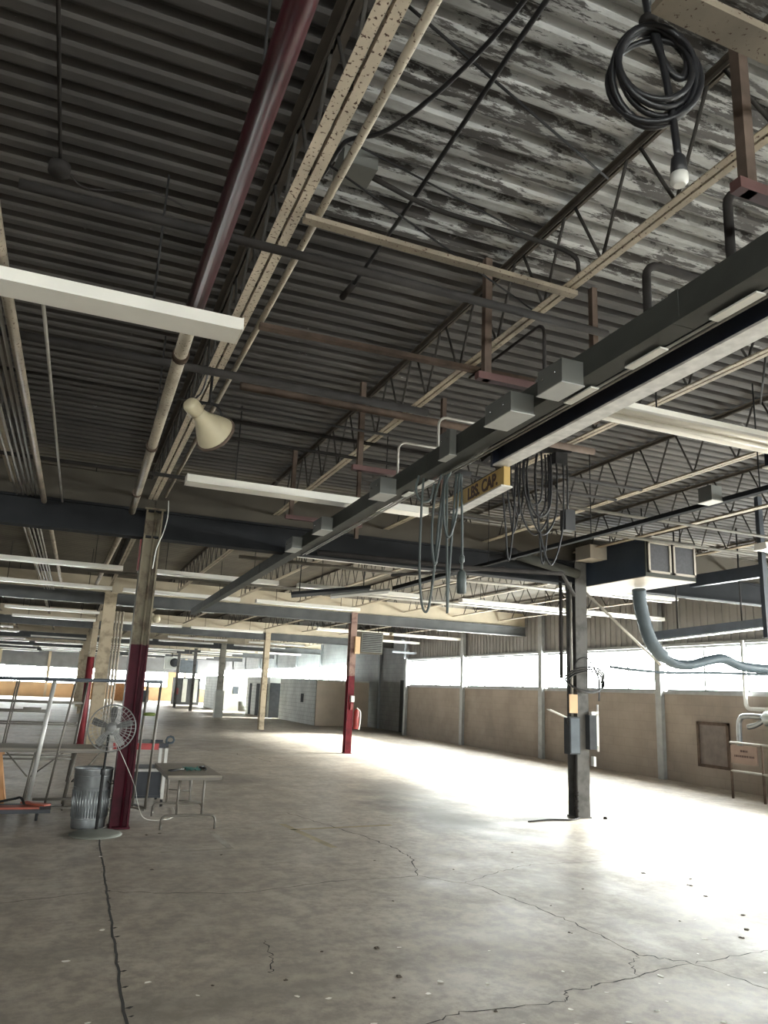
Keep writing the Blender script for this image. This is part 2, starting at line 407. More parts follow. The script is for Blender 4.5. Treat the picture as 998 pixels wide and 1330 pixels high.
# roof deck
pitch = .1524
mb = MB(); ys = []; y = YF
vs = []
def deck_profile(y0, y1):
    pr = []; y = y0
    while y < y1:
        pr += [(y, ZD+.010), (y+.018, ZD), (y+.070, ZD), (y+.088, ZD+.010), (y+.096, ZD+.050), (y+.144, ZD+.050)]; y += pitch
    return pr
pr = deck_profile(YF, YB)
for x in (XL, XJ+.2):
    vs += [(x, p, q) for p, q in pr]
k = len(pr); mb._add(vs, [(i, i+1, k+i+1, k+i) for i in range(k-1)])
ceiling = mb.struct('ceiling', 'deck')
MB().box(XL, XJ+.2, YF, YB, ZD+.06, ZD+.12).build('roof_slab', 'dark_steel', ceiling)

# walls with strip windows
PIL = [-9.6, -4.9, -.2, 4.5, 9.2, 13.9, 18.6, 23.3, 28.0]
wr = MB().box(XR, XR+.2, YF, 28.2, 0, SILL).struct('wall_right', 'masonry_tan')
MB().box(XR+.08, XR+.2, YF, 28.2, HEAD, ZD+.05).build('upper_panel', 'siding', wr)
mb = MB(); y = YF
while y < 28.2:                                                     # ribbed siding above the glazing
    mb.box(XR+.06, XR+.08, y, y+.10, HEAD+.05, ZD); y += .2
mb.build('siding_rib', 'siding', wr, kind='stuff')
for y in PIL:
    MB().box(XR-.10, XR+.02, y-.09, y+.09, 0, ZD).build('pilaster', 'window_frame', wr)
MB().box(XR-.03, XR+.22, YF, 28.1, SILL-.06, SILL).build('sill', 'window_frame', wr)
MB().box(XR-.03, XR+.22, YF, 28.1, HEAD, HEAD+.06).build('lintel', 'window_frame', wr)
WN = [0]
def window_x(xw, y0, y1, z0, z1, side, npan=4, par=None):            # glazing in a wall of constant X
    WN[0] += 1; root = bpy.data.objects.new('window_%d' % WN[0], None); C.objects.link(root); root['kind'] = 'structure'; ORG[root.name] = Vector()
    f = .045
    mb = MB().box(xw-.04, xw+.04, y0, y1, z0, z0+f).box(xw-.04, xw+.04, y0, y1, z1-f, z1).box(xw-.04, xw+.04, y0, y0+f, z0, z1).box(xw-.04, xw+.04, y1-f, y1, z0, z1)
    mb.build('window_frame', 'window_frame', root)
    for i in range(npan):
        a = y0+(y1-y0)*i/npan; b_ = y0+(y1-y0)*(i+1)/npan
        if i: MB().box(xw-.03, xw+.03, a-.02, a+.02, z0, z1).build('mullion', 'window_frame', root)
        MB().box(xw-.004, xw+.004, a+.005, b_-.005, z0, z1).build('pane', 'glass', root)
    portal((xw+.3*side, (y0+y1)/2, (z0+z1)/2), (-side, 0, 0), z1-z0+.2, y1-y0)
def window_y(yw, x0, x1, z0, z1, side, npan=4):
    WN[0] += 1; root = bpy.data.objects.new('window_%d' % WN[0], None); C.objects.link(root); root['kind'] = 'structure'; ORG[root.name] = Vector()
    f = .05
    mb = MB().box(x0, x1, yw-.04, yw+.04, z0, z0+f).box(x0, x1, yw-.04, yw+.04, z1-f, z1).box(x0, x0+f, yw-.04, yw+.04, z0, z1).box(x1-f, x1, yw-.04, yw+.04, z0, z1)
    mb.build('window_frame', 'window_frame', root)
    for i in range(npan):
        a = x0+(x1-x0)*i/npan; b_ = x0+(x1-x0)*(i+1)/npan
        if i: MB().box(a-.03, a+.03, yw-.03, yw+.03, z0, z1).build('mullion', 'window_frame', root)
        MB().box(a+.005, b_-.005, yw-.004, yw+.004, z0, z1).build('pane', 'glass', root)
    portal(((x0+x1)/2, yw+.3*side, (z0+z1)/2), (0, -side, 0), x1-x0, z1-z0+.2)
for a, b_ in zip(PIL, PIL[1:]): window_x(XR+.12, a+.09, b_-.09, SILL, HEAD, 1)
# beyond the last pilaster the wall steps out; solid first, then glazed again
wj = MB().box(XJ, XJ+.2, 28.2, 36.6, 0, ZD+.05).box(XJ, XJ+.2, 36.6, YB, 0, SILL).box(XJ, XJ+.2, 36.6, YB, HEAD, ZD+.05).box(XR, XJ+.2, 28.1, 28.3, 0, ZD+.05).struct('wall_right_recess', 'masonry_grey')
for y in (32.6, 36.6, 41.5, 46.5, 51.5, 56.5, 61.5, 66.5): MB().box(XJ-.1, XJ+.02, y-.09, y+.09, 0, ZD).build('pilaster', 'upper_grey', wj)
for a, b_ in ((36.7, 46.4), (46.6, 56.4), (56.6, 66.4)): window_x(XJ+.1, a, b_, SILL, HEAD, 1, 8)
d1 = MB().box(XJ-.04, XJ+.0, 29.2, 30.2, 0, 2.1).struct('door_1', 'door_dark')
MB().tube([(XJ-.05, 29.3, 1.0), (XJ-.10, 29.3, 1.0), (XJ-.10, 29.4, 1.0)], .012, 6).build('door_handle', 'chrome', d1)
# back wall
wb = MB().box(XL, XJ+.2, YB, YB+.2, 0, 1.12).box(8.2, 8.9, YB, YB+.2, 1.1, 2.46).struct('wall_back', 'wall_orange')
MB().box(XL, XJ+.2, YB, YB+.2, 2.45, ZD+.05).build('upper_panel', 'upper_grey', wb)  # distant haze put into the colour: blue-grey instead of the lower wall's orange
for k in range(9):
    x = XL+3.7*k
    MB().box(x-.1, x+.1, YB-.1, YB, 0, ZD).build('pilaster', 'girder_tan', wb)
for a, b_ in ((-19.9, -12.3), (-12.1, -5.0), (-4.8, 2.0), (2.2, 8.2), (8.9, 13.0)): window_y(YB+.1, a, b_, 1.12, 2.45, 1, 6)
# left and near walls, out of the picture
wl = MB().box(XL-.2, XL, YF, YB, 0, ZD+.05).struct('wall_left', 'masonry_tan')
wf = MB().box(XL-.2, XR+.2, YF-.2, YF, 0, SILL).box(XL-.2, XR+.2, YF-.2, YF, HEAD, ZD+.05).box(XL-.2, -12.1, YF-.2, YF, SILL, HEAD).box(4.0, XR+.2, YF-.2, YF, SILL, HEAD).struct('wall_front', 'masonry_tan')
for k in (1, 2): window_y(YF-.1, XL+8*k-.1, XL+8*k+7.9, SILL, HEAD, -1, 6)  # unseen windows added behind the camera as fill light for the near bay

# ================================================================= STEEL FRAME
CX = [-11.68, -5.48, .74, 6.93]
ROWS = [-.5, 9.5, 19.5, 29.5, 39.5, 49.5, 59.5]
def column(x, y, mt, label, top=3.62, wd=.2, group=None, open_front=False):
    r = thing('steel_column', label, 'column', (x, y, 0), group); h = wd/2
    d = h+.02
    if open_front:                                                  # web faces the viewer between two flange edges
        MB().box(x-h, x-h+.022, y-d, y+d, .02, top).build('flange', mt, r)
        MB().box(x+h-.022, x+h, y-d, y+d, .02, top).build('flange', mt, r)
        MB().box(x-h+.022, x+h-.022, y-.055, y-.035, .02, top).build('web', mt, r)
        MB().tube([(x+.02, y-.075, .02), (x+.02, y-.075, top)], .016, 8).build('conduit', mt, r)
    else:
        MB().box(x-h, x+h, y-d, y-d+.016, .02, top).build('flange', mt, r)
        MB().box(x-h, x+h, y+d-.016, y+d, .02, top).build('flange', mt, r)
        MB().box(x-.008, x+.008, y-d+.016, y+d-.016, .02, top).build('web', mt, r)
    MB().box(x-h-.015, x+h+.015, y-d-.015, y+d+.015, 0, .02).build('base_plate', mt, r)
    MB().box(x-h-.02, x+h+.02, y-d-.02, y+d+.02, top, top+.02).build('cap_plate', mt, r)
    return r
colL = column(.74, 9.5, 'col_maroon_tan', 'steel column, maroon below and tan above, beside the trash can and fan', open_front=True)
MB().tube(smoothpath([(.88, 9.36, 3.75), (.89, 9.35, 3.55), (.86, 9.34, 3.35), (.80, 9.33, 3.15), (.78, 9.33, 2.9)]), .006, 6).build('wire', 'plate_light', colL)
colR = column(6.93, 9.5, 'col_grey', 'grey steel column carrying electrical boxes, standing on the bright floor', wd=.2)
column(.74, 19.5, 'col_tan', 'tan steel column with red pipe beside it, behind the pedestal fan', wd=.28)
column(6.98, 19.5, 'col_red_pink', 'dark red steel column with a white tag, in the middle of the floor', wd=.17)
column(7.05, 29.5, 'col_tan', 'plain tan steel column standing left of the dark red one')
column(7.2, 39.5, 'col_pale', 'pale grey steel column with thick lower casing before the white rooms', wd=.26)
MB().box(7.0, 7.42, 39.3, 39.72, .0, 1.3).build('casing', 'block_white', bpy.data.objects[[o.name for o in C.objects if o.name.startswith('steel_column')][-1]])
column(6.98, 47.2, 'col_grey', 'thin distant grey column right of the orange wall', wd=.16)
column(6.8, 53.2, 'col_grey', 'thin distant column with a small red box on it', wd=.16)
column(.74, 29.5, 'col_tan', 'tan steel column hidden largely behind the nearer piped column', group='columns lined up behind the fan')
for y in (39.5, 49.5, 59.5): column(.74, y, 'col_tan', 'distant tan steel column in the line behind the fan', group='columns far behind the fan')
for y in (9.5, 19.5, 29.5): column(-5.48, y, 'col_tan', 'tan steel column beyond the left edge of the picture', group='columns of the left line')

def girder(x0, x1, y, label, group):
    r = thing('roof_girder', label, 'girder', ((x0+x1)/2, y, 3.25), group)
    a, b_ = x0+.01, x1-.01
    gm = 'girder_dark' if y < 10 else 'girder_grey'; zb = 3.28 if y < 10 else 3.36  # first-row steel coloured darker to stand in for its missing window light
    MB().box(a, b_, y-.10, y+.10, zb, zb+.025).build('bottom_flange', gm, r)
    MB().box(a, b_, y-.05, y+.05, zb+.025, 3.60).build('web', gm, r)
    MB().box(a, b_, y-.10, y+.10, 3.60, 3.625).build('top_flange', gm, r)
    MB().box(a, b_, y-.02, y+.02, 3.645, 4.02).build('fascia', 'girder_tan' if y > 10 else 'girder_mid', r)  # fascia shade painted too: dark in the unlit first row, tan beyond
    return r
mat('girder_mid', (.085, .075, .06), .85, spec=.12, var=.25, scale=1.5)
SP = [-18, -11.68, -5.48, .74, 6.93, 12.38]
for y in ROWS[1:]:
    for a, b_ in zip(SP, SP[1:]):
        if y > 15 and a < -12: continue
        where = {-18: 'far beyond the left edge', -11.68: 'beyond the left edge', -5.48: 'left of the column behind the fan', .74: 'between the fan side and the middle', 6.93: 'from the middle columns to the right wall'}[a]
        rn = {9.5: 'dark steel girder of the first row', 19.5: 'tan-faced girder of the second row', 29.5: 'tan-faced girder of the third row', 39.5: 'distant girder of the fourth row', 49.5: 'distant girder of the fifth row', 59.5: 'distant girder of the last row'}[y]
        girder(a, b_, y, rn + ', ' + where, rn + ' spans')

# open-web joists
JX = [.70+1.545*k for k in range(-5, 8)]
BZ, TZ = 3.76, 4.235
def angle_pair(x, y0, y1, z, wd, gap, up_, th=.006, mt='joist_steel'):
    mb = MB(); s_ = 1 if up_ else -1
    for sd in (-1, 1):
        xa = x+sd*gap/2; xb = x+sd*(gap/2+wd)
        x0, x1 = min(xa, xb), max(xa, xb)
        mb.box(x0, x1, y0, y1, z if up_ else z-th, z+th if up_ else z)
        xv0, xv1 = (xa, xa+sd*th); xv0, xv1 = min(xv0, xv1), max(xv0, xv1)
        zz = (z+th, z+wd*.8) if up_ else (z-wd*.8, z-th)
        mb.box(xv0, xv1, y0, y1, *zz)
    return mb
def joist(x, y0, L, wide=False, bars=True, label='', group=None):
    r = thing('roof_joist', label, 'joist', (x, y0, BZ), group)
    wd, gap = (.045, .014) if wide else (.034, .012)
    angle_pair(x, y0+.02, y0+L-.02, BZ, wd, gap, True).build('bottom_chord', 'tan_steel' if wide else 'joist_steel', r)
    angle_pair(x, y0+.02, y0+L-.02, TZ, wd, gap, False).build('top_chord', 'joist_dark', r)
    P = .52; n_ = int(L/P); zb, zt = BZ+.012, TZ-.012
    if bars:
        up_m = MB().tube([(x, y0+.2, zb), (x, y0+.2+P*.42, zt)], .009, 5).mesh('web_bar', 'web_steel', (x, y0, BZ))
        dn_m = MB().tube([(x, y0+.2+P*.58, zt), (x, y0+.2+P, zb)], .009, 5).mesh('web_bar', 'web_steel', (x, y0, BZ))
        for i in range(n_):
            if y0+.2+P*(i+1) > y0+L-.05 or y0+P*i < .6: continue
            for me in (up_m, dn_m):
                o = bpy.data.objects.new('web_bar', me); C.objects.link(o); o.parent = r; o.location = (0, P*i, 0)
    else:
        mb = MB(); P = .7
        for i in range(int((L-.4)/P)):
            y = y0+.2+P*i
            mb.beam((x, y, zb), (x, y+P/2, zt), .016, .016); mb.beam((x, y+P/2, zt), (x, y+P, zb), .016, .016)
        mb.build('web_lattice', 'web_steel', r)
    return r
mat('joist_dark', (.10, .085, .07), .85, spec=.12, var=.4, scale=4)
ORD = {0: 'first', 1: 'second', 2: 'third', 3: 'fourth', 4: 'fifth'}
far_proto = None
for bi, y0 in enumerate(ROWS):
    for k, x in enumerate(JX):
        kk = k-5
        if bi == 0:
            if kk < -2 : continue
            if kk == 0: lab = 'wide tan rust-speckled roof joist running beside the dark red pipe'
            elif kk == 1: lab = 'tan bar joist crossing behind the hanging cable coil and above the grey duct'
            elif kk == 2: lab = 'tan bar joist just right of the dark crane beam'
            elif kk > 0: lab = 'tan bar joist of the near bay, number %s right of the wide speckled joist' % {3: 'three', 4: 'four', 5: 'five', 6: 'six', 7: 'seven'}[kk]
            else: lab = 'bar joist left of the loose conduits in the near bay, joist %s' % {-1: 'nearest them', -2: 'farther left'}[kk]
            joist(x, y0, 9.98, wide=(kk == 0), bars=(0 <= kk <= 5), label=lab, group='joists of the near bay')
        elif bi == 1 and 0 <= kk <= 5:
            joist(x, y0+.02, 9.96, bars=True, label='bar joist in the second bay, ' + ('in line with the wide speckled joist' if kk == 0 else '%s lines right of the wide speckled joist' % {1: 'one', 2: 'two', 3: 'three', 4: 'four', 5: 'five'}[kk]), group='joists of the second bay')
        else:
            if y0 > 25 and kk < -3: continue
            if far_proto is None:
                far_proto = joist(x, y0+.02, 9.96, bars=False, label='bar joist among the many of the far roof bays', group='joists of the far roof bays')
            else:
                copy_tree(far_proto, (x, y0+.02, BZ))

# bridging angles and rods between joists
def solo_beam(name, a, b_, wd, ht, mt, label, cat, group=None):
    return MB().beam(a, b_, wd, ht).solo(name, mt, label, cat, group)
solo_beam('bridging_angle', (.76, 3.10, 3.745), (2.30, 3.12, 3.745), .05, .025, 'tan_angle', 'short tan bridging angle tying the speckled joist to the next one', 'angle')
solo_beam('bridging_angle', (1.45, 1.50, 3.742), (4.2, 1.50, 3.742), .10, .03, 'tan_angle', 'broad tan angle crossing the top right corner above the strut', 'angle')
solo_beam('bridging_angle', (.82, 4.27, 3.742), (2.75, 4.22, 3.742), .05, .03, 'brown_steel', 'brown angle crossing under two joists beyond the white light', 'angle')
def rod(a, b_, r, mt, label, name='sway_rod', cat='rod', group='thin rods between the near joists'):
    return MB().tube([a, b_], r, 6).solo(name, mt, label, cat, group)
rod((.74, 1.90, 3.80), (2.24, 2.75, 4.20), .006, 'dark_steel', 'thin brace rod slanting across the flaking ceiling right of the black cables')
rod((.90, 2.72, 3.90), (2.24, 3.35, 4.18), .005, 'dark_steel', 'thin brace rod low on the flaking ceiling, upper of two close together')
rod((.74, 2.75, 3.80), (2.24, 3.45, 3.80), .005, 'dark_steel', 'thin brace rod low on the flaking ceiling, lower of two close together')
rod((3.79, 3.2, 3.78), (5.33, 4.6, 4.2), .008, 'dark_steel', 'thin brace rod behind the crane beam near the right edge')

# ================================================================= PIPES AND CONDUITS
def pipe(name, pts, r, mt, label, cat='pipe', group=None, n=10, smooth=False):
    return MB().tube(smoothpath(pts) if smooth else pts, r, n).solo(name, mt, label, cat, group)
main = thing('sprinkler_main', 'fat dark red sprinkler pipe turning pale past the white light, left of the speckled joist', 'pipe', (.385, 0, 3.55))
MB().tube([(.385, -1.5, 3.55), (.385, 4.05, 3.55)], .048, 16).build('painted_run', 'maroon', main, 'dark red glossy length')
MB().tube([(.39, 4.05, 3.55), (.47, 9.3, 3.55)], .040, 14).build('bare_run', 'pale_pipe', main, 'pale rusty length')
for y in (4.5, 6.5, 8.3):
    MB().tube([(.395+.013*(y-4.2), y-.03, 3.55), (.395+.013*(y-4.2), y+.03, 3.55)], .05, 14).build('coupling', 'brown_steel', main)
for y in (2.35, 5.8): MB().tube([(.385, y, 3.59), (.385, y, ZD)], .006, 6).build('hanger_rod', 'dark_steel', main)
pipe('branch_pipe', [(.46, 9.75, 3.56), (.36, 19.2, 3.74)], .04, 'pale_pipe', 'pale pipe carrying on beyond the maroon column towards the far bays')
pipe('side_conduit', [(.83, .2, 3.78), (.83, 3.0, 3.78), (.83, 9.3, 3.78)], .018, 'pale_pipe', 'pale conduit clipped along the right side of the speckled joist', 'conduit')
pipe('pale_pipe', [(-.545, 2.5, 3.55), (-.545, 4.05, 3.55), (-.49, 9.3, 3.55)], .03, 'pale_pipe', 'pale rusty pipe at the left edge below the white light')
pipe('pale_pipe', [(-.47, 9.8, 3.56), (-.36, 19.2, 3.64)], .03, 'pale_pipe', 'pale pipe at the far left beyond the first dark girder')
pipe('thin_conduit', [(-.375, 4.05, 3.57), (-.30, 9.3, 3.57)], .011, 'conduit', 'thin single conduit between the pale pipe and the red sprinkler main', 'conduit')
for i, (xa, xb) in enumerate(((-.62, -.58), (-.66, -.62), (-.70, -.67), (-.75, -.72), (-.80, -.78))):
    pipe('bundled_conduit', [(xa, 2.8, 3.6), (xb, 9.3, 3.6)], .012, 'conduit', 'thin grey conduit in the bundle at the left edge', 'conduit', 'conduit bundle at the left edge', 8)
    pipe('bundled_conduit', [(xb, 9.7, 3.5), (xb+.06, 18.9, 3.55)], .012, 'conduit', 'thin grey conduit in the bundle beyond the first girder', 'conduit', 'conduit bundle beyond the girder', 8)
jb = thing('junction_conduit', 'thin ceiling conduit at top left ending in a round box', 'conduit', (-.36, 3, 4.22))
MB().tube([(-.37, .5, 4.225), (-.37, 3.85, 4.225)], .009, 8).build('conduit', 'dark_pipe', jb)
MB().lathe([(.0, 0), (.055, 0), (.055, .05), (.03, .06), (.0, .06)], 16, Matrix.Translation((-.37, 3.9, 4.17))).build('box', 'dark_pipe', jb)
MB().tube(smoothpath([(-.33, 3.92, 4.2), (-.22, 3.97, 4.17), (.1, 3.9, 4.2), (.3, 4.0, 4.23)]), .006, 6).build('wire', 'dark_pipe', jb)
# transverse dark bars and pipes
for x0, x1, y, z, r, mt, lab in (
    (-.45, 2.6, 3.24, 3.635, .022, 'dark_pipe', 'black bar crossing above the near white light from left to right'),
    (-2.0, 2.24, 4.86, 3.635, .028, 'dark_pipe', 'black pipe crossing the ceiling just beyond the near white light'),
    (-2.0, 3.0, 5.65, 3.70, .012, 'dark_pipe', 'thin black conduit crossing just before the horn speaker'),
    (-3.0, 4.5, 7.9, 3.68, .020, 'dark_pipe', 'dark pipe crossing just before the first girder'),
    (.9, 4.0, 5.2, 3.71, .03, 'brown_steel', 'brown pipe crossing to the right beneath the second joist'),
    (.9, 5.2, 6.4, 3.70, .016, 'dark_pipe', 'black conduit crossing the bay behind the horn speaker'),
    (.9, 5.2, 6.0, 3.72, .016, 'dark_pipe', 'black conduit crossing the bay level with the horn speaker'),
    (2.6, 9.0, 6.9, 3.70, .018, 'dull_conduit', 'grey pipe crossing the right bays above the festoon cables'),
    (3.0, 11.0, 7.85, 3.70, .020, 'dull_conduit', 'grey pipe crossing the right bays above the heater box'),
    (2.4, 11.5, 12.5, 3.68, .03, 'conduit', 'grey pipe crossing the second bay behind the grey column'),
    (-.2, 11.5, 15.2, 3.58, .03, 'conduit', 'grey pipe crossing the second bay ahead of the tan fascia')):
    pipe('cross_pipe', [(x0, y, z), (x1, y, z)], r, mt, lab, 'pipe')
pipe('angled_pipe', [(2.62, 8.7, 3.2), (4.8, 8.8, 3.24), (6.3, 8.95, 3.33), (6.75, 9.3, 3.1)], .03, 'dark_pipe', 'dark pipe kinking down towards the grey column', 'pipe')
# black cables over the flaking bay
pipe('black_cable', [(1.20, .9, 3.90), (1.22, 2.04, 3.90), (1.25, 3.0, 3.90), (1.26, 3.85, 3.90)], .011, 'rubber', 'straight black cable stretched across the flaking ceiling', 'cable', n=8)
MB().tube([(1.26, 3.80, 3.90), (1.26, 4.02, 3.92)], .02, 8).solo('cable_clamp', 'dark_pipe', 'small dark clamp at the far end of the straight black cable', 'clamp')
pipe('black_cable', [(1.14, 1.2, 3.88), (1.13, 1.75, 3.86), (1.05, 2.15, 3.83), (.93, 2.48, 3.82), (.82, 2.62, 3.84), (.79, 2.68, 3.83), (.78, 2.9, 3.84)], .010, 'rubber', 'black cable drooping in a curve onto the speckled joist', 'cable', n=8, smooth=True)
bx = thing('junction_box', 'small grey ceiling box with a cable running right, beside the speckled joist', 'box', (.93, 2.85, 3.9))
MB().box(.84, 1.0, 2.78, 2.94, 3.86, 3.94).build('box', 'box_grey', bx)
MB().tube(smoothpath([(1.0, 2.86, 3.88), (1.35, 2.92, 3.86), (1.8, 2.95, 3.88), (2.15, 2.95, 3.86), (2.24, 3.0, 3.80)]), .012, 8).build('cable', 'dark_pipe', bx)

# ================================================================= LIGHT FIXTURES
def make_lamp(L=2.44, ribbed=False):
    r = thing('strip_light', 'x', 'light', (0, 0, 0), 'white strip lights under the joists')
    if ribbed:                                                      # open reflector with two bare tubes
        MB().prism([(-.035, .055), (.035, .055), (.035, .095), (-.035, .095)], 'x', 0, L).build('housing', 'white_enamel', r)
        MB().prism([(-.115, .0), (-.035, .052), (.035, .052), (.115, .0), (.112, .004), (.034, .058), (-.034, .058), (-.112, .004)], 'x', 0, L).build('reflector', 'white_enamel', r)
        for s_ in (-1, 1): MB().tube([(.03, s_*.05, .018), (L-.03, s_*.05, .018)], .017, 8).build('tube', 'white_tube', r)
        cap = [(-.115, .0), (.115, .0), (.035, .09), (-.035, .09)]
    else:                                                           # closed pan with a flat white underside
        MB().prism([(-.085, .012), (.085, .012), (.075, .075), (-.075, .075)], 'x', 0, L).build('housing', 'white_enamel', r)
        MB().prism([(-.092, .0), (.092, .0), (.088, .012), (-.088, .012)], 'x', .004, L-.004).build('diffuser', 'white_tube', r)
        cap = [(-.092, .0), (.092, .0), (.078, .079), (-.078, .079)]
    for x in (-.006, L): MB().prism(cap, 'x', x, x+.006).build('end_cap', 'white_enamel', r)
    for x in (.45, L-.45):
        MB().tube([(x, 0, .07), (x, 0, .845)], .006, 6).build('hanger', 'dark_steel', r)
    return r
lampR0 = make_lamp(ribbed=True)
def tag_lamp(o, x, y, z, label): o.location = (x, y, z); o['label'] = label
tag_lamp(lampR0, 2.95, 3.75, 3.40, 'cream ribbed strip light emerging from behind the crane beam at right')
tag_lamp(copy_tree(lampR0), 5.42, 3.75, 3.40, 'ribbed strip light just beyond the right edge of the picture')
lamp0 = make_lamp(); first = [True]
def lamp(x, y, z, label, rz=0):
    o = lamp0 if first[0] else copy_tree(lamp0); first[0] = False
    o.location = (x, y, z); o.rotation_euler = (0, 0, rz); o['label'] = label; return o
lamp(-1.82, 3.77, 3.40, 'large near white strip light at the left, crossing below the red pipe')
lamp(.80, 7.02, 3.40, 'white strip light just behind the horn speaker, ending at the grey duct')
lamp(2.80, 10.25, 3.40, 'white strip light beyond the grey duct, under the first girder')
lamp(-1.97, 10.15, 3.40, 'white strip light left of the maroon column, below the dark girder')
lamp(-1.8, 16.9, 3.42, 'white strip light at far left before the tan fascia')
lamp(-4.8, 3.77, 3.40, 'white strip light beyond the left edge of the picture')
far = 'white strip light among those hung in the far bays'
for row in range(3, 19):
    y = 3.77+3.25*row
    for x in (-4.6, -1.8, .9, 3.7, 7.1, 9.75):
        if (row, x) in ((4, -1.8),) or random.random() < (.45 if x > 3 else .35): continue
        if row > 12 and x > 9: continue
        lb = far
        if row < 6:
            lb = 'white strip light %s, %s' % ({-4.6: 'far to the left', -1.8: 'left of the fan', .9: 'right of the fan', 3.7: 'between the two middle column lines', 7.1: 'right of the dark red column line', 9.75: 'nearest the right windows'}[x],
                 {3: 'first row beyond the dark girder', 4: 'just before the tan-faced girder', 5: 'just beyond the tan-faced girder'}[row])
        lamp(x+random.uniform(-.04, .04), y, 3.40, lb)
for x, y, lb in ((7.3, 6.45, 'white strip light above and in front of the big box heater'), (9.8, 6.45, 'white strip light at the right edge beyond the drop post'), (9.8, 10.2, 'white strip light right of the big box heater by the windows'), (7.4, 10.6, 'white strip light behind the big box heater')): lamp(x, y, 3.40, lb)

# ================================================================= GREY BUS DUCT, CRANE BEAM
def dx(y): return 2.24+.02*(y-1.85)
def along(mb, off0, off1, z0, z1, y0, y1):
    vs = [(dx(y)+o, y, z) for z in (z0, z1) for y in (y0, y1) for o in (off0, off1)]
    return mb._add(vs, [(0,2,3,1), (4,5,7,6), (0,1,5,4), (2,6,7,3), (0,4,6,2), (1,3,7,5)])
duct = thing('bus_duct', 'long grey metal duct running down the bay beside the dark crane beam', 'duct', (2.3, 0, 3.2))
segs = [-.3, 2.35, 5.0, 8.0, 11.0, 14.5, 18.9]
for a, b_ in zip(segs, segs[1:]):
    along(MB(), 0, .10, 3.222, 3.355, a+.004, b_-.004).build('duct_section', 'duct_grey', duct)
    along(MB(), -.012, .108, 3.205, 3.222, a+.002, b_-.002).build('bottom_lip', 'duct_grey', duct)
for y in segs[1:-1]: along(MB(), -.004, .104, 3.224, 3.36, y-.03, y+.03).build('joint_cover', 'duct_grey', duct)
for o_, z_ in ((.13, 3.205), (.175, 3.215)):
    MB().tube([(dx(-.3)+o_, -.3, z_), (dx(9)+o_, 9, z_)], .008, 6).build('track_conduit', 'conduit', duct)
for a, b_ in ((1.98, 2.23), (2.53, 2.78), (3.05, 3.3), (5.1, 5.35), (5.5, 5.65)):
    along(MB(), .075, .125, 3.188, 3.196, a, b_).build('cover_plate', 'plate_light', duct)
def plug(y, ln, w_, lab, z0=3.15, z1=3.42, off=0):
    r = thing('plug_box', lab, 'electrical box', (dx(y), y, z0), 'boxes plugged onto the grey duct')
    x1 = dx(y)-.016+off; x0 = x1-w_
    MB().box(x0, x1, y, y+ln, z0+.006, z1).build('body', 'box_grey', r)
    MB().box(x0-.006, x1+.004, y-.006, y+ln+.006, z0, z0+.006).build('bottom_cover', 'box_bottom', r)
    for q in (.25, .75): MB().tube([(x0-.004, y+ln*q, z1-.06), (x0-.012, y+ln*q, z1-.06)], .008, 6).build('screw', 'chrome', r)
plug(2.99, .22, .13, 'grey plug-in box on the duct nearest the camera, above the trapeze bar', 3.15, 3.285)
plug(3.46, .29, .15, 'grey plug-in box with pale bottom, just past the nearer one on the duct', 3.15, 3.275)
plug(5.55, .24, .14, 'grey plug-in box with pale bottom over the end of the second strip light', 3.16, 3.30)
plug(4.45, .16, .05, 'dark narrow plug-in box beside the festoon trolley', 3.19, 3.38)
plug(8.5, .3, .12, 'small distant plug-in box on the duct near the first girder', 3.18, 3.32)
plug(7.3, .3, .12, 'small plug-in box on the duct past the second strip light', 3.18, 3.32)
# gooseneck conduits down to the duct
for i, (y, top, run, lab, mt) in enumerate((
    (2.05, 3.68, ('x', .55), 'thick dark gooseneck conduit nearest the right edge', 'dark_pipe'),
    (2.55, 3.62, ('x', .60), 'dark gooseneck conduit with a pale sideways run above the duct', 'dark_pipe'),
    (3.42, 3.72, ('y', .9), 'gooseneck conduit bending back along the second joist above the plug boxes', 'dark_pipe'),
    (4.85, 3.62, ('x', .5), 'thin pale gooseneck conduit over the dark narrow box', 'conduit'),
    (5.65, 3.66, ('x', .45), 'thin pale gooseneck conduit rising from the plug box by the second strip light', 'conduit'))):
    x = dx(y)+.03; R_ = .07; r_ = .02 if i < 2 else .010
    if run[0] == 'x': pts = [(x, y, 3.36), (x, y, top-R_)] + [(x+R_-R_*math.cos(t), y, top-R_+R_*math.sin(t)) for t in (.4, .8, 1.2, PI/2)] + [(x+run[1], y, top)]
    else: pts = [(x, y, 3.36), (x, y, top-R_)] + [(x, y+R_-R_*math.cos(t), top-R_+R_*math.sin(t)) for t in (.4, .8, 1.2, PI/2)] + [(x, y+run[1], top)]
    pipe('gooseneck_conduit', pts, r_, mt, lab, 'conduit', 'goosenecks above the grey duct')
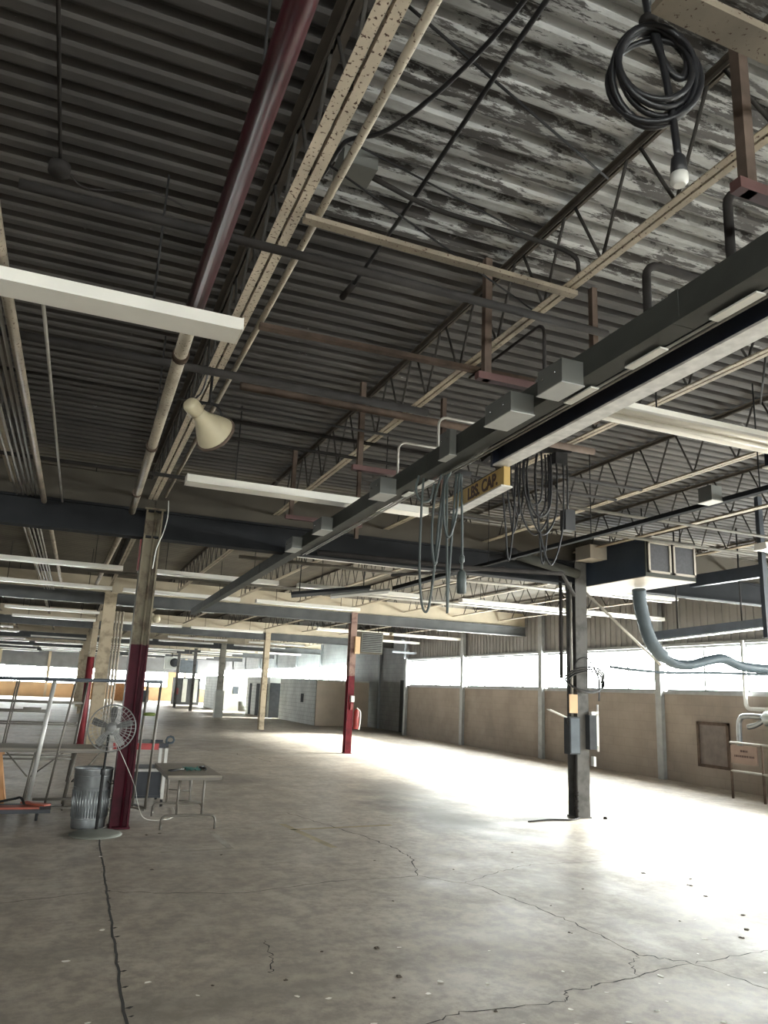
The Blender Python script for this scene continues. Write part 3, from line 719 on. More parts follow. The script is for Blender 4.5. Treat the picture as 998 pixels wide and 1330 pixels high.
# dark I-beam monorail
ib = thing('crane_beam', 'dark navy I-beam rail with a white bottom flange, beside the grey duct', 'beam', (2.52, 2, 3.15))
def iv(o0, o1, z0, z1, y0=-.6, y1=4.42):
    X = lambda y: 2.52+.03*(y-2.0)
    vs = [(X(y)+o, y, z) for z in (z0, z1) for y in (y0, y1) for o in (o0, o1)]
    return MB()._add(vs, [(0,2,3,1), (4,5,7,6), (0,1,5,4), (2,6,7,3), (0,4,6,2), (1,3,7,5)])
iv(-.055, .055, 3.148, 3.160).build('bottom_flange', 'flange_white', ib)
iv(-.006, .006, 3.160, 3.335).build('web', 'navy_beam', ib)
iv(-.055, .055, 3.335, 3.347).build('top_flange', 'navy_beam', ib)
iv(-.058, .058, 3.147, 3.349, 4.40, 4.43).build('end_plate', 'navy_beam', ib)
MB().beam((2.60, 4.44, 3.30), (2.57, 4.60, 3.25), .04, .05).build('stop_bracket', 'dark_steel', ib)
# yellow capacity board
sg = thing('capacity_sign', 'yellow painted beam end lettered LBS. CAP below the crane rail', 'sign', (2.62, 4.8, 3.0))
SD = Vector((.06, -.89, 0)).normalized()                              # reading direction: towards the camera side
sx = lambda y: 2.60+.07*(y-4.35)/.9
def sgb(o0, o1, z0, z1, y0, y1):
    vs = [(sx(y)+o, y, z) for z in (z0, z1) for y in (y0, y1) for o in (o0, o1)]
    return MB()._add(vs, [(0,2,3,1), (4,5,7,6), (0,1,5,4), (2,6,7,3), (0,4,6,2), (1,3,7,5)])
sgb(0, .05, 3.012, 3.145, 4.36, 5.26).build('board', 'yellow_sign', sg)
sgb(-.02, .07, 3.0, 3.012, 4.36, 5.26).build('bottom_flange', 'flange_white', sg)
sgb(.0, .05, 3.145, 3.152, 4.38, 5.2).build('top_edge', 'dark_steel', sg)
def text_mesh(txt, size, mt, M, parent, name='lettering', bold=0.0):
    cu = bpy.data.curves.new('t', 'FONT'); cu.body = txt; cu.size = size; cu.extrude = .0015; cu.align_x = 'CENTER'; cu.align_y = 'CENTER'; cu.offset = bold
    to = bpy.data.objects.new('t', cu); C.objects.link(to); dg = bpy.context.evaluated_depsgraph_get()
    me = bpy.data.meshes.new_from_object(to.evaluated_get(dg)); bpy.data.objects.remove(to)
    me.transform(M); me.transform(Matrix.Translation(-ORG[parent.name])); me.materials.clear(); me.materials.append(MATS[mt]); me.name = name
    o = bpy.data.objects.new(name, me); C.objects.link(o); o.parent = parent; return o
def face_matrix(pos, right, upv):
    r_, u_ = Vector(right).normalized(), Vector(upv).normalized(); n_ = r_.cross(u_)
    m_ = Matrix((r_, u_, n_)).transposed().to_4x4(); m_.translation = pos; return m_
text_mesh('LBS. CAP.', .125, 'letter_dark', face_matrix((sx(4.71)-.002, 4.71, 3.078), (-.07, -.9, 0), (0,0,1)), sg, bold=.004)
# trapeze hangers carrying duct and beam
for i, (y, lab) in enumerate(((1.79, 'brown strut trapeze nearest the camera holding the duct, at the right edge'), (3.72, 'brown strut trapeze holding the duct beside the plug boxes'),
             (5.9, 'strut trapeze holding the duct beyond the festoon cables'), (8.1, 'strut trapeze holding the duct just before the first girder'))):
    r = thing('trapeze_hanger', lab, 'hanger', (2.5, y, 3.36), 'trapezes holding the grey duct')
    MB().box(2.07, 2.115, y-.022, y+.022, 3.43, 4.235).build('strut', 'brown_steel', r)
    MB().box(2.86, 2.90, y-.022, y+.022, 3.30, 4.235).build('strut', 'brown_steel', r)
    MB().box(2.03, 2.94, y-.025, y+.025, 3.43, 3.475).build('cross_bar', 'redbar', r) if 'redbar' in MATS else (mat('redbar', (.10, .045, .04), .6, var=.3), MB().box(2.03, 2.94, y-.025, y+.025, 3.43, 3.475).build('cross_bar', 'redbar', r))
# second duct further right
d2 = thing('bus_duct', 'thin dark duct with boxes on top, running down the right bays', 'duct', (5.0, 4, 3.3))
MB().box(4.99, 5.05, 2.0, 9.3, 3.30, 3.34).build('duct_section', 'girder_dark', d2)
MB().box(4.97, 5.07, 9.7, 12.0, 3.30, 3.36).build('duct_section', 'girder_dark', d2)
for y in (2.4, 4.4, 6.6, 8.8): MB().tube([(5.02, y, 3.35), (5.02, y, ZD)], .006, 6).build('hanger_rod', 'dark_steel', d2)
for y, ln, h, lab in ((4.75, .15, .13, 'small grey box on the thin dark duct, left of the navy one'),):
    r = thing('plug_box', lab, 'electrical box', (5.0, y, 3.31), 'boxes on the thin dark duct')
    MB().box(4.86, 4.976, y, y+ln, 3.30, 3.30+h).build('body', 'box_grey', r); MB().box(4.855, 4.976, y-.004, y+ln+.004, 3.292, 3.30).build('bottom_cover', 'plate_light', r)
b2 = thing('crane_beam', 'short navy beam with a pale lower flange at the right edge', 'beam', (4.7, 3.5, 3.36))
MB().box(4.66, 4.74, 1.6, 4.05, 3.36, 3.372).build('bottom_flange', 'flange_white', b2); MB().box(4.69, 4.71, 1.6, 4.05, 3.372, 3.56).build('web', 'navy_beam', b2); MB().box(4.66, 4.74, 1.6, 4.05, 3.56, 3.575).build('top_flange', 'navy_beam', b2)

# ================================================================= HANGING CABLES
coil = thing('cable_coil', 'thick coil of black cable with a plug, hung from the ceiling at top right', 'cable', (1.55, 1.58, 3.4))
cxx, cyy, czz = 1.515, 1.62, 3.60
Xv = Vector((rt.x, rt.y, 0)).normalized(); Zv = Vector((0, 0, 1)); Nv = Vector((-Xv.y, Xv.x, 0))
for k in range(6):
    ph = random.uniform(-.1, .1); rx_, rz_ = .118+.007*k*random.uniform(.4, 1), .152+.007*k*random.uniform(.3, 1)
    pts = []
    for i in range(28):
        t = 2*PI*i/28
        q = Vector((cxx, cyy, czz)) + Xv*(math.cos(t)*rx_+ph*.06) + Zv*(math.sin(t)*rz_-.006*k) + Nv*(.025*math.sin(t+k)+.006*(k-3))
        pts.append(q)
    MB().tube(pts, .0105, 8, closed=True).build('loop', 'rubber', coil)
c0 = Vector((cxx, cyy, czz))
MB().tube(smoothpath([c0+Xv*-.02+Zv*.30, c0+Xv*0+Zv*.16, c0+Xv*.04+Zv*.02, c0+Xv*.09+Zv*-.03, c0+Xv*.11+Zv*.05, c0+Xv*.07+Zv*.15, c0+Xv*.0+Zv*.17]), .012, 8).build('strand', 'rubber', coil)
MB().tube(smoothpath([c0+Xv*.01+Zv*.17, c0+Xv*.035+Zv*.0, c0+Xv*.055+Zv*-.18, c0+Xv*.065+Zv*-.325]), .012, 8).build('strand', 'rubber', coil)
MB().tube([c0+Xv*-.01+Zv*.15, c0+Xv*-.01+Zv*.20], .03, 10).build('tie', 'dark_pipe', coil)
MB().tube([c0+Xv*-.01+Zv*.18, c0+Xv*-.01+Zv*.68], .012, 8).build('drop', 'rubber', coil)
pb = c0+Xv*.065+Zv*-.315
MB().lathe([(.012, 0), (.022, -.015), (.026, -.05), (.024, -.075)], 14, Matrix.Translation(pb)).build('plug', 'black_plastic', coil)
MB().lathe([(.027, -.072), (.027, -.10), (.018, -.112)], 14, Matrix.Translation(pb)).build('plug_cap', 'plate_light', coil)

def hang(pts, r=.012): return smoothpath(pts, 8)
fs_ = thing('festoon_cables', 'grey-green festoon cables hanging in long loops below the duct, left bundle', 'cable', (2.42, 5, 3.2))
MB().tube([(2.44, 4.95, 3.245), (2.66, 4.95, 3.245)], .02, 8).build('trolley', 'dark_steel', fs_)
MB().lathe([(.0, -.012), (.035, -.012), (.035, .012), (.0, .012)], 14, Matrix.Translation((2.47, 4.92, 3.29)) @ Matrix.Rotation(PI/2, 4, 'X')).build('wheel', 'dark_steel', fs_)
MB().box(2.435, 2.459, 4.93, 4.97, 3.2, 3.43).build('strap', 'cable_grey', fs_)
for pts in (
    [(2.29, 5.0, 3.17), (2.28, 5.0, 2.9), (2.28, 5.0, 2.5), (2.31, 5.0, 2.22), (2.36, 5.0, 2.20), (2.40, 5.0, 2.5), (2.43, 5.0, 2.9), (2.46, 4.98, 3.22)],
    [(2.43, 4.97, 3.23), (2.37, 4.97, 3.0), (2.36, 4.97, 2.7), (2.39, 4.97, 2.52), (2.42, 4.97, 2.7), (2.44, 4.96, 3.0), (2.47, 4.95, 3.22)],
    [(2.45, 4.92, 3.23), (2.45, 4.92, 3.0), (2.46, 4.92, 2.6), (2.47, 4.92, 2.3), (2.475, 4.92, 2.17), (2.48, 4.92, 2.4), (2.50, 4.92, 2.8), (2.53, 4.93, 3.22)],
    [(2.47, 4.90, 3.23), (2.42, 4.90, 3.1), (2.42, 4.9, 2.85), (2.46, 4.9, 2.72), (2.52, 4.9, 2.9), (2.54, 4.9, 3.22)],
    [(2.26, 5.02, 3.19), (2.24, 5.02, 3.08), (2.28, 5.02, 3.0), (2.36, 5.02, 3.02), (2.38, 5.0, 3.14)]):
    MB().tube(hang(pts), .0095, 8).build('cable_loop', 'cable_grey', fs_)
MB().tube(hang([(2.58, 4.95, 3.24), (2.59, 4.95, 3.0), (2.60, 4.95, 2.7), (2.60, 4.95, 2.5)]), .0095, 8).build('pendant_cable', 'cable_grey', fs_)
MB().lathe([(.012, .08), (.03, .06), (.036, 0), (.036, -.09), (.024, -.10)], 12, Matrix.Translation((2.60, 4.95, 2.42))).build('pendant_control', 'cable_grey', fs_)
MB().lathe([(.012, .03), (.02, .02), (.02, -.02), (.012, -.03)], 10, Matrix.Translation((2.60, 4.95, 2.58))).build('connector', 'cable_grey', fs_)
f2 = thing('festoon_cables', 'dark tangled cables hanging under a short rail, right of the capacity sign', 'cable', (3.6, 5.4, 3.4))
MB().beam((3.15, 5.42, 3.66), (3.86, 5.34, 3.74), .035, .05).build('rail', 'dark_steel', f2)
MB().box(3.70, 3.82, 5.33, 5.41, 3.60, 3.70).build('trolley', 'dark_steel', f2)
for k in range(10):
    xa = 3.20+random.uniform(0, .36); xb = xa+random.uniform(.10, .36); zb_ = random.choice((2.95, 3.1, 3.2, 3.3, 2.7)); y = 5.38+random.uniform(-.03, .03)
    MB().tube(hang([(xa, y, 3.66), (xa-.02, y, 3.45), (xa+.02, y, (zb_+3.3)/2), ((xa+xb)/2, y, zb_), (xb-.01, y, (zb_+3.3)/2), (xb+.01, y, 3.45), (xb, y, 3.68)]), .009, 6).build('cable_loop', 'rubber', f2)
MB().tube(hang([(3.80, 5.38, 3.70), (3.85, 5.38, 3.6), (3.85, 5.38, 3.2)]), .009, 6).build('pendant_cable', 'rubber', f2)
MB().box(3.80, 3.90, 5.34, 5.42, 3.02, 3.2).build('pendant_control', 'black_plastic', f2)

# horn loudspeaker on the speckled joist
hn = thing('horn_speaker', 'cream horn loudspeaker hung under the speckled joist', 'speaker', (.72, 5.1, 3.45))
ax = (.50*Vector((.93, -.37, 0)) + Vector((0, 0, -.55)) + .75*Vector((.12, .93, .33))).normalized(); hm = Vector((.69, 5.1, 3.335))
Mh = Matrix.Translation(hm) @ ax.to_track_quat('Z', 'Y').to_matrix().to_4x4()
MB().lathe([(.045, -.14), (.052, -.10), (.075, -.05), (.108, .01), (.132, .06), (.142, .085), (.148, .09), (.138, .09), (.118, .045), (.09, .0), (.05, -.05), (.0, -.06)], 28, Mh).build('bell', 'horn_cream', hn)
MB().lathe([(.0, -.24), (.045, -.24), (.056, -.22), (.056, -.15), (.04, -.135)], 20, Mh).build('driver', 'horn_cream', hn)
MB().lathe([(.143, .078), (.152, .085), (.152, .095), (.141, .098)], 28, Mh).build('rim', 'brown_steel', hn)
MB().tube(arc((hm.x-.0, hm.y+.06, hm.z+.10), .09, 0, PI, 10), .008, 6).build('yoke', 'dark_steel', hn)
MB().tube([(hm.x, hm.y+.06, hm.z+.18), (hm.x, hm.y+.06, 3.765)], .010, 6).build('stem', 'dark_steel', hn)
MB().tube(smoothpath([(hm.x-.03, hm.y+.22, hm.z+.12), (hm.x-.10, hm.y+.2, hm.z+.22), (hm.x-.05, hm.y+.15, hm.z+.3), (hm.x-.02, hm.y+.1, 3.80)]), .007, 6).build('wire', 'rubber', hn)

# ================================================================= THINGS ON THE LEFT: CAN, FAN, TABLES, CART, RACKS
tc_ = thing('trash_can', 'galvanised metal trash can beside the maroon column', 'trash can', (.42, 9.56, 0))
o0 = (.42, 9.56)
MB().lathe([(.0, .012), (.172, .012), (.176, .0), (.18, .02), (.184, .10), (.205, .60), (.212, .615), (.212, .63), (.200, .63), (.196, .60), (.172, .04), (.0, .03)], 40, Matrix.Translation((*o0, 0))).build('body', 'galv', tc_)
for k in range(40):
    t = 2*PI*k/40
    MB().tube([(o0[0]+.188*math.cos(t), o0[1]+.188*math.sin(t), .12), (o0[0]+.199*math.cos(t), o0[1]+.199*math.sin(t), .40)], .007, 5).build('rib', 'galv', tc_)
for z in (.10, .43, .55): MB().tube([(o0[0]+(.184+.042*(z-.1))*math.cos(2*PI*i/32), o0[1]+(.184+.042*(z-.1))*math.sin(2*PI*i/32), z) for i in range(32)], .006, 5, closed=True).build('hoop', 'galv', tc_)
for t in (-.55, 2.6):
    c = Vector((o0[0]+.205*math.cos(t), o0[1]+.205*math.sin(t), .50)); d = Vector((-math.sin(t), math.cos(t), 0))
    MB().tube([c-d*.05, c-d*.05+Vector((math.cos(t), math.sin(t), 0))*.03-Vector((0,0,.03)), c+d*.05+Vector((math.cos(t), math.sin(t), 0))*.03-Vector((0,0,.03)), c+d*.05], .006, 6).build('handle', 'dark_steel', tc_)
fn = thing('pedestal_fan', 'grey pedestal fan with a wire cage and round base, in front of the trash can', 'fan', (.49, 9.08, 0))
fx, fy = .49, 9.08
MB().lathe([(.0, .0), (.265, .0), (.268, .012), (.23, .028), (.10, .045), (.03, .06), (.0, .06)], 36, Matrix.Translation((fx, fy, 0))).build('base', 'fan_base', fn)
MB().tube([(fx, fy, .05), (fx, fy, .62)], .017, 10).build('lower_pole', 'dark_steel', fn)
MB().tube([(fx+.002, fy, .60), (fx+.01, fy, 1.02)], .012, 10).build('upper_pole', 'dark_steel', fn)
MB().lathe([(.017, .60), (.028, .61), (.028, .66), (.015, .67)], 12, Matrix.Translation((fx, fy, 0))).build('collar', 'black_plastic', fn)
fax = Vector((-.12, -.97, .12)).normalized(); fc = Vector((.525, 9.06, 1.09))
Mf = Matrix.Translation(fc) @ fax.to_track_quat('Z', 'Y').to_matrix().to_4x4()
MB().lathe([(.0, -.20), (.05, -.19), (.07, -.15), (.07, -.06), (.045, -.04), (.0, -.04)], 20, Mf).build('motor', 'fan_grey', fn)
R_ = .245
def ring(r, z, n_=40): return [Mf @ Vector((r*math.cos(2*PI*i/n_), r*math.sin(2*PI*i/n_), z)) for i in range(n_)]
for nm, sgn in (('front_cage', 1), ('rear_cage', -1)):
    mb = MB()
    for r, z in ((.05, .085), (.10, .082), (.15, .07), (.20, .05)): mb.tube(ring(r, z*sgn), .0018, 4, closed=True)
    for k in range(36):
        t = 2*PI*k/36; mb.tube([Mf @ Vector((r*math.cos(t), r*math.sin(t), z*sgn)) for r, z in ((.04, .086), (.10, .082), (.17, .063), (.22, .035), (R_, .0))], .0016, 4, caps=False)
    mb.build(nm, 'cage_wire', fn)
MB().tube(ring(R_, 0), .007, 8, closed=True).build('cage_rim', 'fan_grey', fn)
MB().lathe([(.0, .095), (.045, .094), (.05, .086), (.05, .08), (.0, .08)], 20, Mf).build('badge', 'fan_grey', fn)
for k in range(5):
    t0 = 2*PI*k/5+.3; vs = []
    for i in range(7):
        r = .04+.18*i/6; wdt = .28+.10*math.sin(PI*i/6)
        for j in range(5):
            t = t0+(j/4-.5)*2*wdt*(.10/(r*.6+.06)); z = (j/4-.5)*-.06
            vs.append(Mf @ Vector((r*math.cos(t), r*math.sin(t), z)))
    MB()._add(vs, [(i*5+j, i*5+j+1, (i+1)*5+j+1, (i+1)*5+j) for i in range(6) for j in range(4)], True).build('blade', 'fan_grey', fn)
MB().lathe([(.0, .03), (.035, .03), (.04, .0), (.04, -.04), (.0, -.04)], 16, Mf).build('hub', 'fan_grey', fn)
pipe('power_cord', [(.55, 9.2, 1.0), (.70, 9.30, .75), (.86, 9.38, .45), (.93, 9.6, .25), (1.05, 9.8, .04), (1.30, 9.9, .01), (1.45, 10.2, .01), (1.5, 10.8, .012)], .0035, 'plate_light', 'pale power cord trailing from the fan down past the maroon column', 'cord', smooth=True, n=6)

# folding tables
def folding_table(label, x0, x1, y0, y1, h, rot=0, pivot=None, legs_at=None, foot=True):
    r = thing('folding_table', label, 'table', ((x0+x1)/2, (y0+y1)/2, 0))
    MB().box(x0, x1, y0, y1, h-.022, h).build('table_top', 'table_top', r)
    for a in ((x0, x1, y0, y0+.008), (x0, x1, y1-.008, y1), (x0, x0+.008, y0, y1), (x1-.008, x1, y0, y1)):
        MB().box(*a, h-.05, h-.022).build('apron', 'table_steel', r)
    return r
t1 = folding_table('small brown folding table with arched feet, right of the maroon column', 1.17, 1.77, 9.05, 10.42, .60)
for y in (9.27, 10.2):
    for x in (1.33, 1.61): MB().tube([(x, y, .57), (x, y, .15)], .013, 8).build('leg', 'table_steel', t1)
    xa, xb = 1.17, 1.77
    MB().tube([(xa, y, .0), (xa, y, .09)] + arc((xa+.06, y, .09), .06, PI, PI/2, 5) + arc((xb-.06, y, .09), .06, PI/2, 0, 5) + [(xb, y, .09), (xb, y, .0)], .013, 8).build('foot', 'table_steel', t1)
    s_ = 1 if y < 9.6 else -1
    MB().tube([(1.47, y, .29), (1.47, y+s_*.24, .57)], .008, 6).build('brace', 'table_steel', t1)
    MB().tube([(1.33, y, .31), (1.61, y, .29)], .008, 6).build('stretcher', 'table_steel', t1)
t2 = folding_table('long brown folding table behind the trash can, running off the left edge', -1.75, .62, 10.65, 11.40, .74)
for x in (-1.45, -.22, .25):
    for y in (10.75, 11.3): MB().tube([(x-.02, y, .70), (x-.10, y, .0)], .014, 8).build('leg', 'table_steel', t2)
    MB().tube([(x-.06, 10.75, .35), (x-.06, 11.3, .35)], .010, 6).build('stretcher', 'table_steel', t2)
for a, b_ in (((-.26, 10.75, .40), (.10, 10.75, .70)), ((-.30, 10.75, .40), (-.58, 10.75, .70)), ((.30, 10.75, .40), (.52, 10.75, .70))):
    MB().tube([a, b_], .009, 6).build('brace', 'table_steel', t2)
# things lying on the small table
rg_ = MB(); vs = []
for i in range(9):
    for j in range(7):
        vs.append((1.42+.022*i+random.uniform(-.012, .012), 9.45+.045*j+random.uniform(-.02, .02), .604+.028*abs(math.sin(i*1.1+j*.7))*(.4+random.random())))
rg_._add(vs, [(i*7+j, (i+1)*7+j, (i+1)*7+j+1, i*7+j+1) for i in range(8) for j in range(6)], True)
rg_.solo('rag', 'teal_cloth', 'crumpled teal rag on the small folding table', 'rag')
pl = thing('pliers', 'dark hand tool beside the teal rag on the small table', 'tool', (1.320, 9.500, 0.600))
MB().tube([(1.240, 9.410, 0.610), (1.310, 9.490, 0.613), (1.350, 9.530, 0.613)], .009, 6).build('handle', 'black_plastic', pl)
MB().tube([(1.220, 9.470, 0.610), (1.300, 9.500, 0.613), (1.350, 9.530, 0.613)], .009, 6).build('handle', 'black_plastic', pl)
MB().beam((1.340, 9.525, 0.615), (1.410, 9.570, 0.615), .022, .014).build('jaw', 'chrome', pl)
MB().tube(smoothpath([(1.660, 9.550, 0.610), (1.690, 9.700, 0.610), (1.640, 9.850, 0.610), (1.710, 9.950, 0.610)]), .011, 6).solo('cord_scrap', 'rubber', 'short black piece of cord right of the teal rag', 'cord')

# utility cart behind the maroon column
ct = thing('utility_cart', 'white and dark utility cart behind the maroon column', 'cart', (1.08, 11.2, 0))
x0, x1, y0, y1 = .80, 1.36, 10.95, 11.6
for x in (x0, x1):
    for y in (y0, y1):
        MB().box(x-.02, x+.02, y-.02, y+.02, .10, .76).build('post', 'cart_white', ct)
        MB().tube([(x-.015, y, .045), (x+.015, y, .045)], .045, 12).build('caster', 'black_plastic', ct)
MB().box(x0-.02, x1+.02, y0-.02, y1+.02, .74, .77).box(x0-.02, x1+.02, y0-.02, y0-.005, .77, .80).box(x0-.02, x1+.02, y1+.005, y1+.02, .77, .80).build('top_tray', 'cart_dark', ct)
MB().box(x0-.01, x1+.01, y0-.01, y1+.01, .11, .14).build('bottom_shelf', 'cart_dark', ct)
MB().box(x0+.03, x1-.03, y0+.01, y1-.02, .14, .47).build('drawer_box', 'cart_dark', ct)
MB().box(x0+.02, x1-.02, y0-.015, y0+.01, .44, .475).build('rim', 'cart_white', ct)
MB().tube([(x1+.0, y0+.1, .79)] + [(x1+.05+.05*math.cos(t), y0+.1, .84+.045*math.sin(t)) for t in (PI, 2.4, 1.6, .8, 0, -.8, -1.6, -2.3)] , .014, 8).build('handle', 'hose_blue', ct)
MB().box(.67, 1.25, 10.90, 10.927, .72, .80).solo('red_bar', 'red_paint', 'bright red flat bar lying on the cart tray behind the maroon column', 'bar')
MB().box(.95, 1.16, 11.1, 11.3, .771, .83).solo('parts_box', 'box_grey', 'low grey box resting in the cart tray', 'box')
gi = MB(); vs = []
gi.lathe([(.0, 0), (.05, .0), (.07, .02), (.05, .04), (.0, .045)], 10, Matrix.Translation((1.04, 10.45, 1.17)) @ Matrix.Diagonal((1.2, .6, 1, 1)))
gi.solo('green_glove', 'green_item', 'green glove hooked on the pipe rack beside the fan', 'glove')

# pipe racks
rk = thing('pipe_rack', 'dark pipe rack with tall uprights behind the maroon column', 'rack', (.4, 10.7, 0))
Yr_ = 10.5
MB().tube([(-1.6, Yr_, 1.545), (1.17, Yr_, 1.60)], .022, 8).build('top_rail', 'heater_blue', rk)
for xt, xb, y in ((1.15, 1.115, Yr_), (.985, .99, Yr_+.34), (.80, .80, Yr_+.34)):
    MB().tube([(xt, y if y == Yr_ else y-.35, 1.58), (xb, y, .03)], .016, 8).build('upright', 'table_steel', rk)
MB().tube([(.99, Yr_+.34, .05), (1.115, Yr_, .05)], .014, 8).build('base_rail', 'table_steel', rk)
MB().tube([(.80, Yr_+.34, .05), (1.115, Yr_-.02, .03)], .014, 8).build('base_rail', 'table_steel', rk)
for xt, xb, r_, mt in ((-.13, -.25, .026, 'silver'), (.115, -.06, .013, 'table_steel'), (-1.2, -1.25, .016, 'table_steel')):
    MB().tube([(xt, Yr_+.02, 1.55), (xb, Yr_+.03, .05)], r_, 8).build('upright', mt, rk)
for z, a, b_ in ((.06, -.9, .9), (.16, -.2, .8)): MB().tube([(a, Yr_+.06, z), (b_, Yr_+.06, z)], .016, 8).build('base_rail', 'table_steel', rk)
MB().lathe([(.0, .0), (.03, .0), (.03, .05), (.0, .05)], 10, Matrix.Translation((-.25, Yr_+.03, .0))).build('caster', 'chrome', rk)
r2 = thing('shelf_frame', 'open metal shelf frame behind the long table at the left edge', 'shelf', (-.3, 13.2, 0))
for x in (-1.6, -.70, .30):
    for y in (13.0, 13.6):
        MB().tube([(x-.10, y, .0), (x+.02, y, 1.56)], .013, 6).build('upright', 'table_steel', r2)
for z, a, b_ in ((1.55, -1.6, .32), (1.22, -1.6, .29), (1.08, -1.7, -.2), (.90, -1.7, .24), (.40, -1.7, .22)):
    for y in (13.0, 13.6): MB().tube([(a, y, z), (b_, y, z)], .013, 6).build('rail', 'table_steel', r2)
MB().box(-.55, -.30, 13.05, 13.2, 1.09, 1.14).solo('folded_cloth', 'table_steel', 'small grey bundle on a rail of the open shelf frame', 'bundle')
# dolly with red board
dl = thing('platform_dolly', 'low dark platform dolly on the floor left of the trash can', 'dolly', (-.5, 10.2, 0))
MB().box(-1.5, .02, 9.95, 10.45, .09, .13).build('platform', 'cart_dark', dl)
for x in (-1.3, -.85, -.12):
    for y in (10.02, 10.38): MB().tube([(x-.015, y, .045), (x+.015, y, .045)], .045, 12).build('caster', 'black_plastic', dl)
MB().box(-1.4, -.10, 9.98, 10.18, .131, .152).solo('red_board', 'wood_red', 'reddish board lying flat on the platform dolly', 'board')
MB().beam((-.28, 10.30, .165), (-.02, 10.02, .168), .10, .02).solo('red_plank', 'wood_red', 'short reddish plank laid askew across the end of the dolly', 'board')
MB().tube(smoothpath([(-1.2, 10.3, .145), (-.7, 10.32, .15), (-.4, 10.3, .20), (-.32, 10.25, .22), (-.27, 10.1, .175)]), .014, 6).solo('tow_bar', 'dark_steel', 'dark bent bar lying across the platform dolly', 'bar')
sh = thing('sawhorse', 'orange wooden sawhorse at the left edge of the picture', 'sawhorse', (-.75, 11.4, 0))
MB().box(-1.5, -.62, 11.38, 11.46, .60, .68).build('top_beam', 'wood_orange', sh)
for x in (-.68, -1.42):
    for s_ in (-1, 1): MB().beam((x, 11.42, .62), (x+.12, 11.42+s_*.22, .0), .05, .03).build('leg', 'wood_orange', sh)

# ================================================================= THINGS ON AND AROUND THE GREY COLUMN
ax_, ay = 6.93, 9.5
bxs = thing('disconnect_switch', 'dark electrical switch box on the left of the grey column', 'electrical box', (6.73, 9.36, .86))
MB().box(6.645, 6.82, 9.30, 9.44, .86, 1.37).build('body', 'door_dark', bxs); MB().box(6.66, 6.805, 9.292, 9.30, .88, 1.35).build('door', 'grey_far', bxs)
MB().tube([(6.64, 9.33, 1.25), (6.60, 9.33, 1.34)], .012, 8).build('lever', 'dark_steel', bxs)
MB().tube([(6.74, 9.37, 1.37), (6.74, 9.37, 3.3)], .018, 8).build('riser', 'conduit', bxs)
bx2 = thing('breaker_box', 'dark breaker box with white sides on the right of the grey column', 'electrical box', (7.06, 9.36, .92))
MB().box(6.97, 7.09, 9.28, 9.40, .93, 1.40).build('body', 'door_dark', bx2); MB().box(7.092, 7.13, 9.30, 9.38, .98, 1.42).build('side_box', 'plastic_white', bx2)
MB().tube([(7.17, 9.36, .90), (7.17, 9.36, 1.55)], .016, 8).build('conduit', 'plastic_white', bx2); MB().box(7.02, 7.14, 9.3, 9.36, 1.40, 1.45).build('top_clip', 'plastic_white', bx2)
MB().box(7.06, 7.10, 9.32, 9.38, .70, .83).solo('outlet_box', 'plastic_white', 'small white outlet box low on the right of the grey column', 'box')
MB().beam((6.36, 9.40, 1.46), (6.63, 9.38, 1.36), .10, .012).solo('paper_tray', 'plastic_white', 'white tray sticking out left of the dark switch box', 'tray')
MB().box(6.66, 6.80, 9.32, 9.335, 1.42, 1.68).solo('notice_plate', 'wall_orange', 'orange-brown notice plate above the switch box on the grey column', 'sign')
cl = thing('hung_cable_coil', 'loose coil of black cable hung round the grey column', 'cable', (6.9, 9.4, 1.8))
for k in range(3):
    MB().tube([(6.93+(.30+.02*k)*math.cos(t), 9.34-.14*abs(math.sin(t)), 1.86+.02*k+(.15+.01*k)*math.sin(t)) for t in [2*PI*i/24 for i in range(24)]], .012, 6, closed=True).build('loop', 'rubber', cl)
MB().tube(smoothpath([(6.7, 9.3, 1.95), (6.75, 9.25, 2.15), (6.9, 9.24, 2.2), (7.05, 9.3, 2.1), (7.2, 9.35, 1.9), (7.2, 9.36, 1.6)]), .012, 6).build('tail', 'rubber', cl)
v = thing('floor_conduit', 'dark conduit with clamps up the left side of the grey column', 'conduit', (6.80, 9.4, 0))
MB().tube([(6.80, 9.38, .0), (6.80, 9.38, .86)], .022, 8).build('riser', 'dark_pipe', v)
for z in (.12, .25, .33): MB().tube([(6.80, 9.38, z-.03), (6.80, 9.38, z+.03)], .035, 8).build('coupling', 'dark_pipe', v)
MB().lathe([(.0, 0), (.03, 0), (.025, .03), (.0, .035)], 10, Matrix.Translation((7.22, 9.3, 0))).solo('floor_bolt', 'dark_pipe', 'small dark lump on the bright floor right of the grey column', 'debris')
pipe('extension_lead', [(6.82, 9.35, .008), (6.6, 9.25, .008), (6.3, 9.3, .008), (5.9, 9.2, .008)], .012, 'dark_pipe', 'dark extension lead on the floor running left from the grey column', 'cord', smooth=True, n=6)
pipe('side_riser', [(6.62, 9.45, 1.9), (6.62, 9.45, 3.45)], .025, 'dark_pipe', 'dark vertical pipe just left of the grey column', 'pipe')
arm = thing('jib_arm', 'grey tubular jib arm reaching left from the top of the grey column', 'arm', (6.8, 9.3, 3.4))
MB().tube([(5.55, 9.2, 3.60), (6.82, 9.3, 3.42)], .07, 12).build('tube', 'duct_grey', arm)
MB().lathe([(.0, -.05), (.09, -.05), (.09, .05), (.0, .05)], 14, Matrix.Translation((5.62, 9.2, 3.58)) @ Matrix.Rotation(PI/2, 4, 'Y')).build('end_collar', 'dark_steel', arm)
pipe('strut_rod', [(6.99, 9.40, 3.20), (8.4, 9.40, 2.18)], .020, 'conduit', 'slanting grey rod from the top of the grey column down to the right', 'rod')
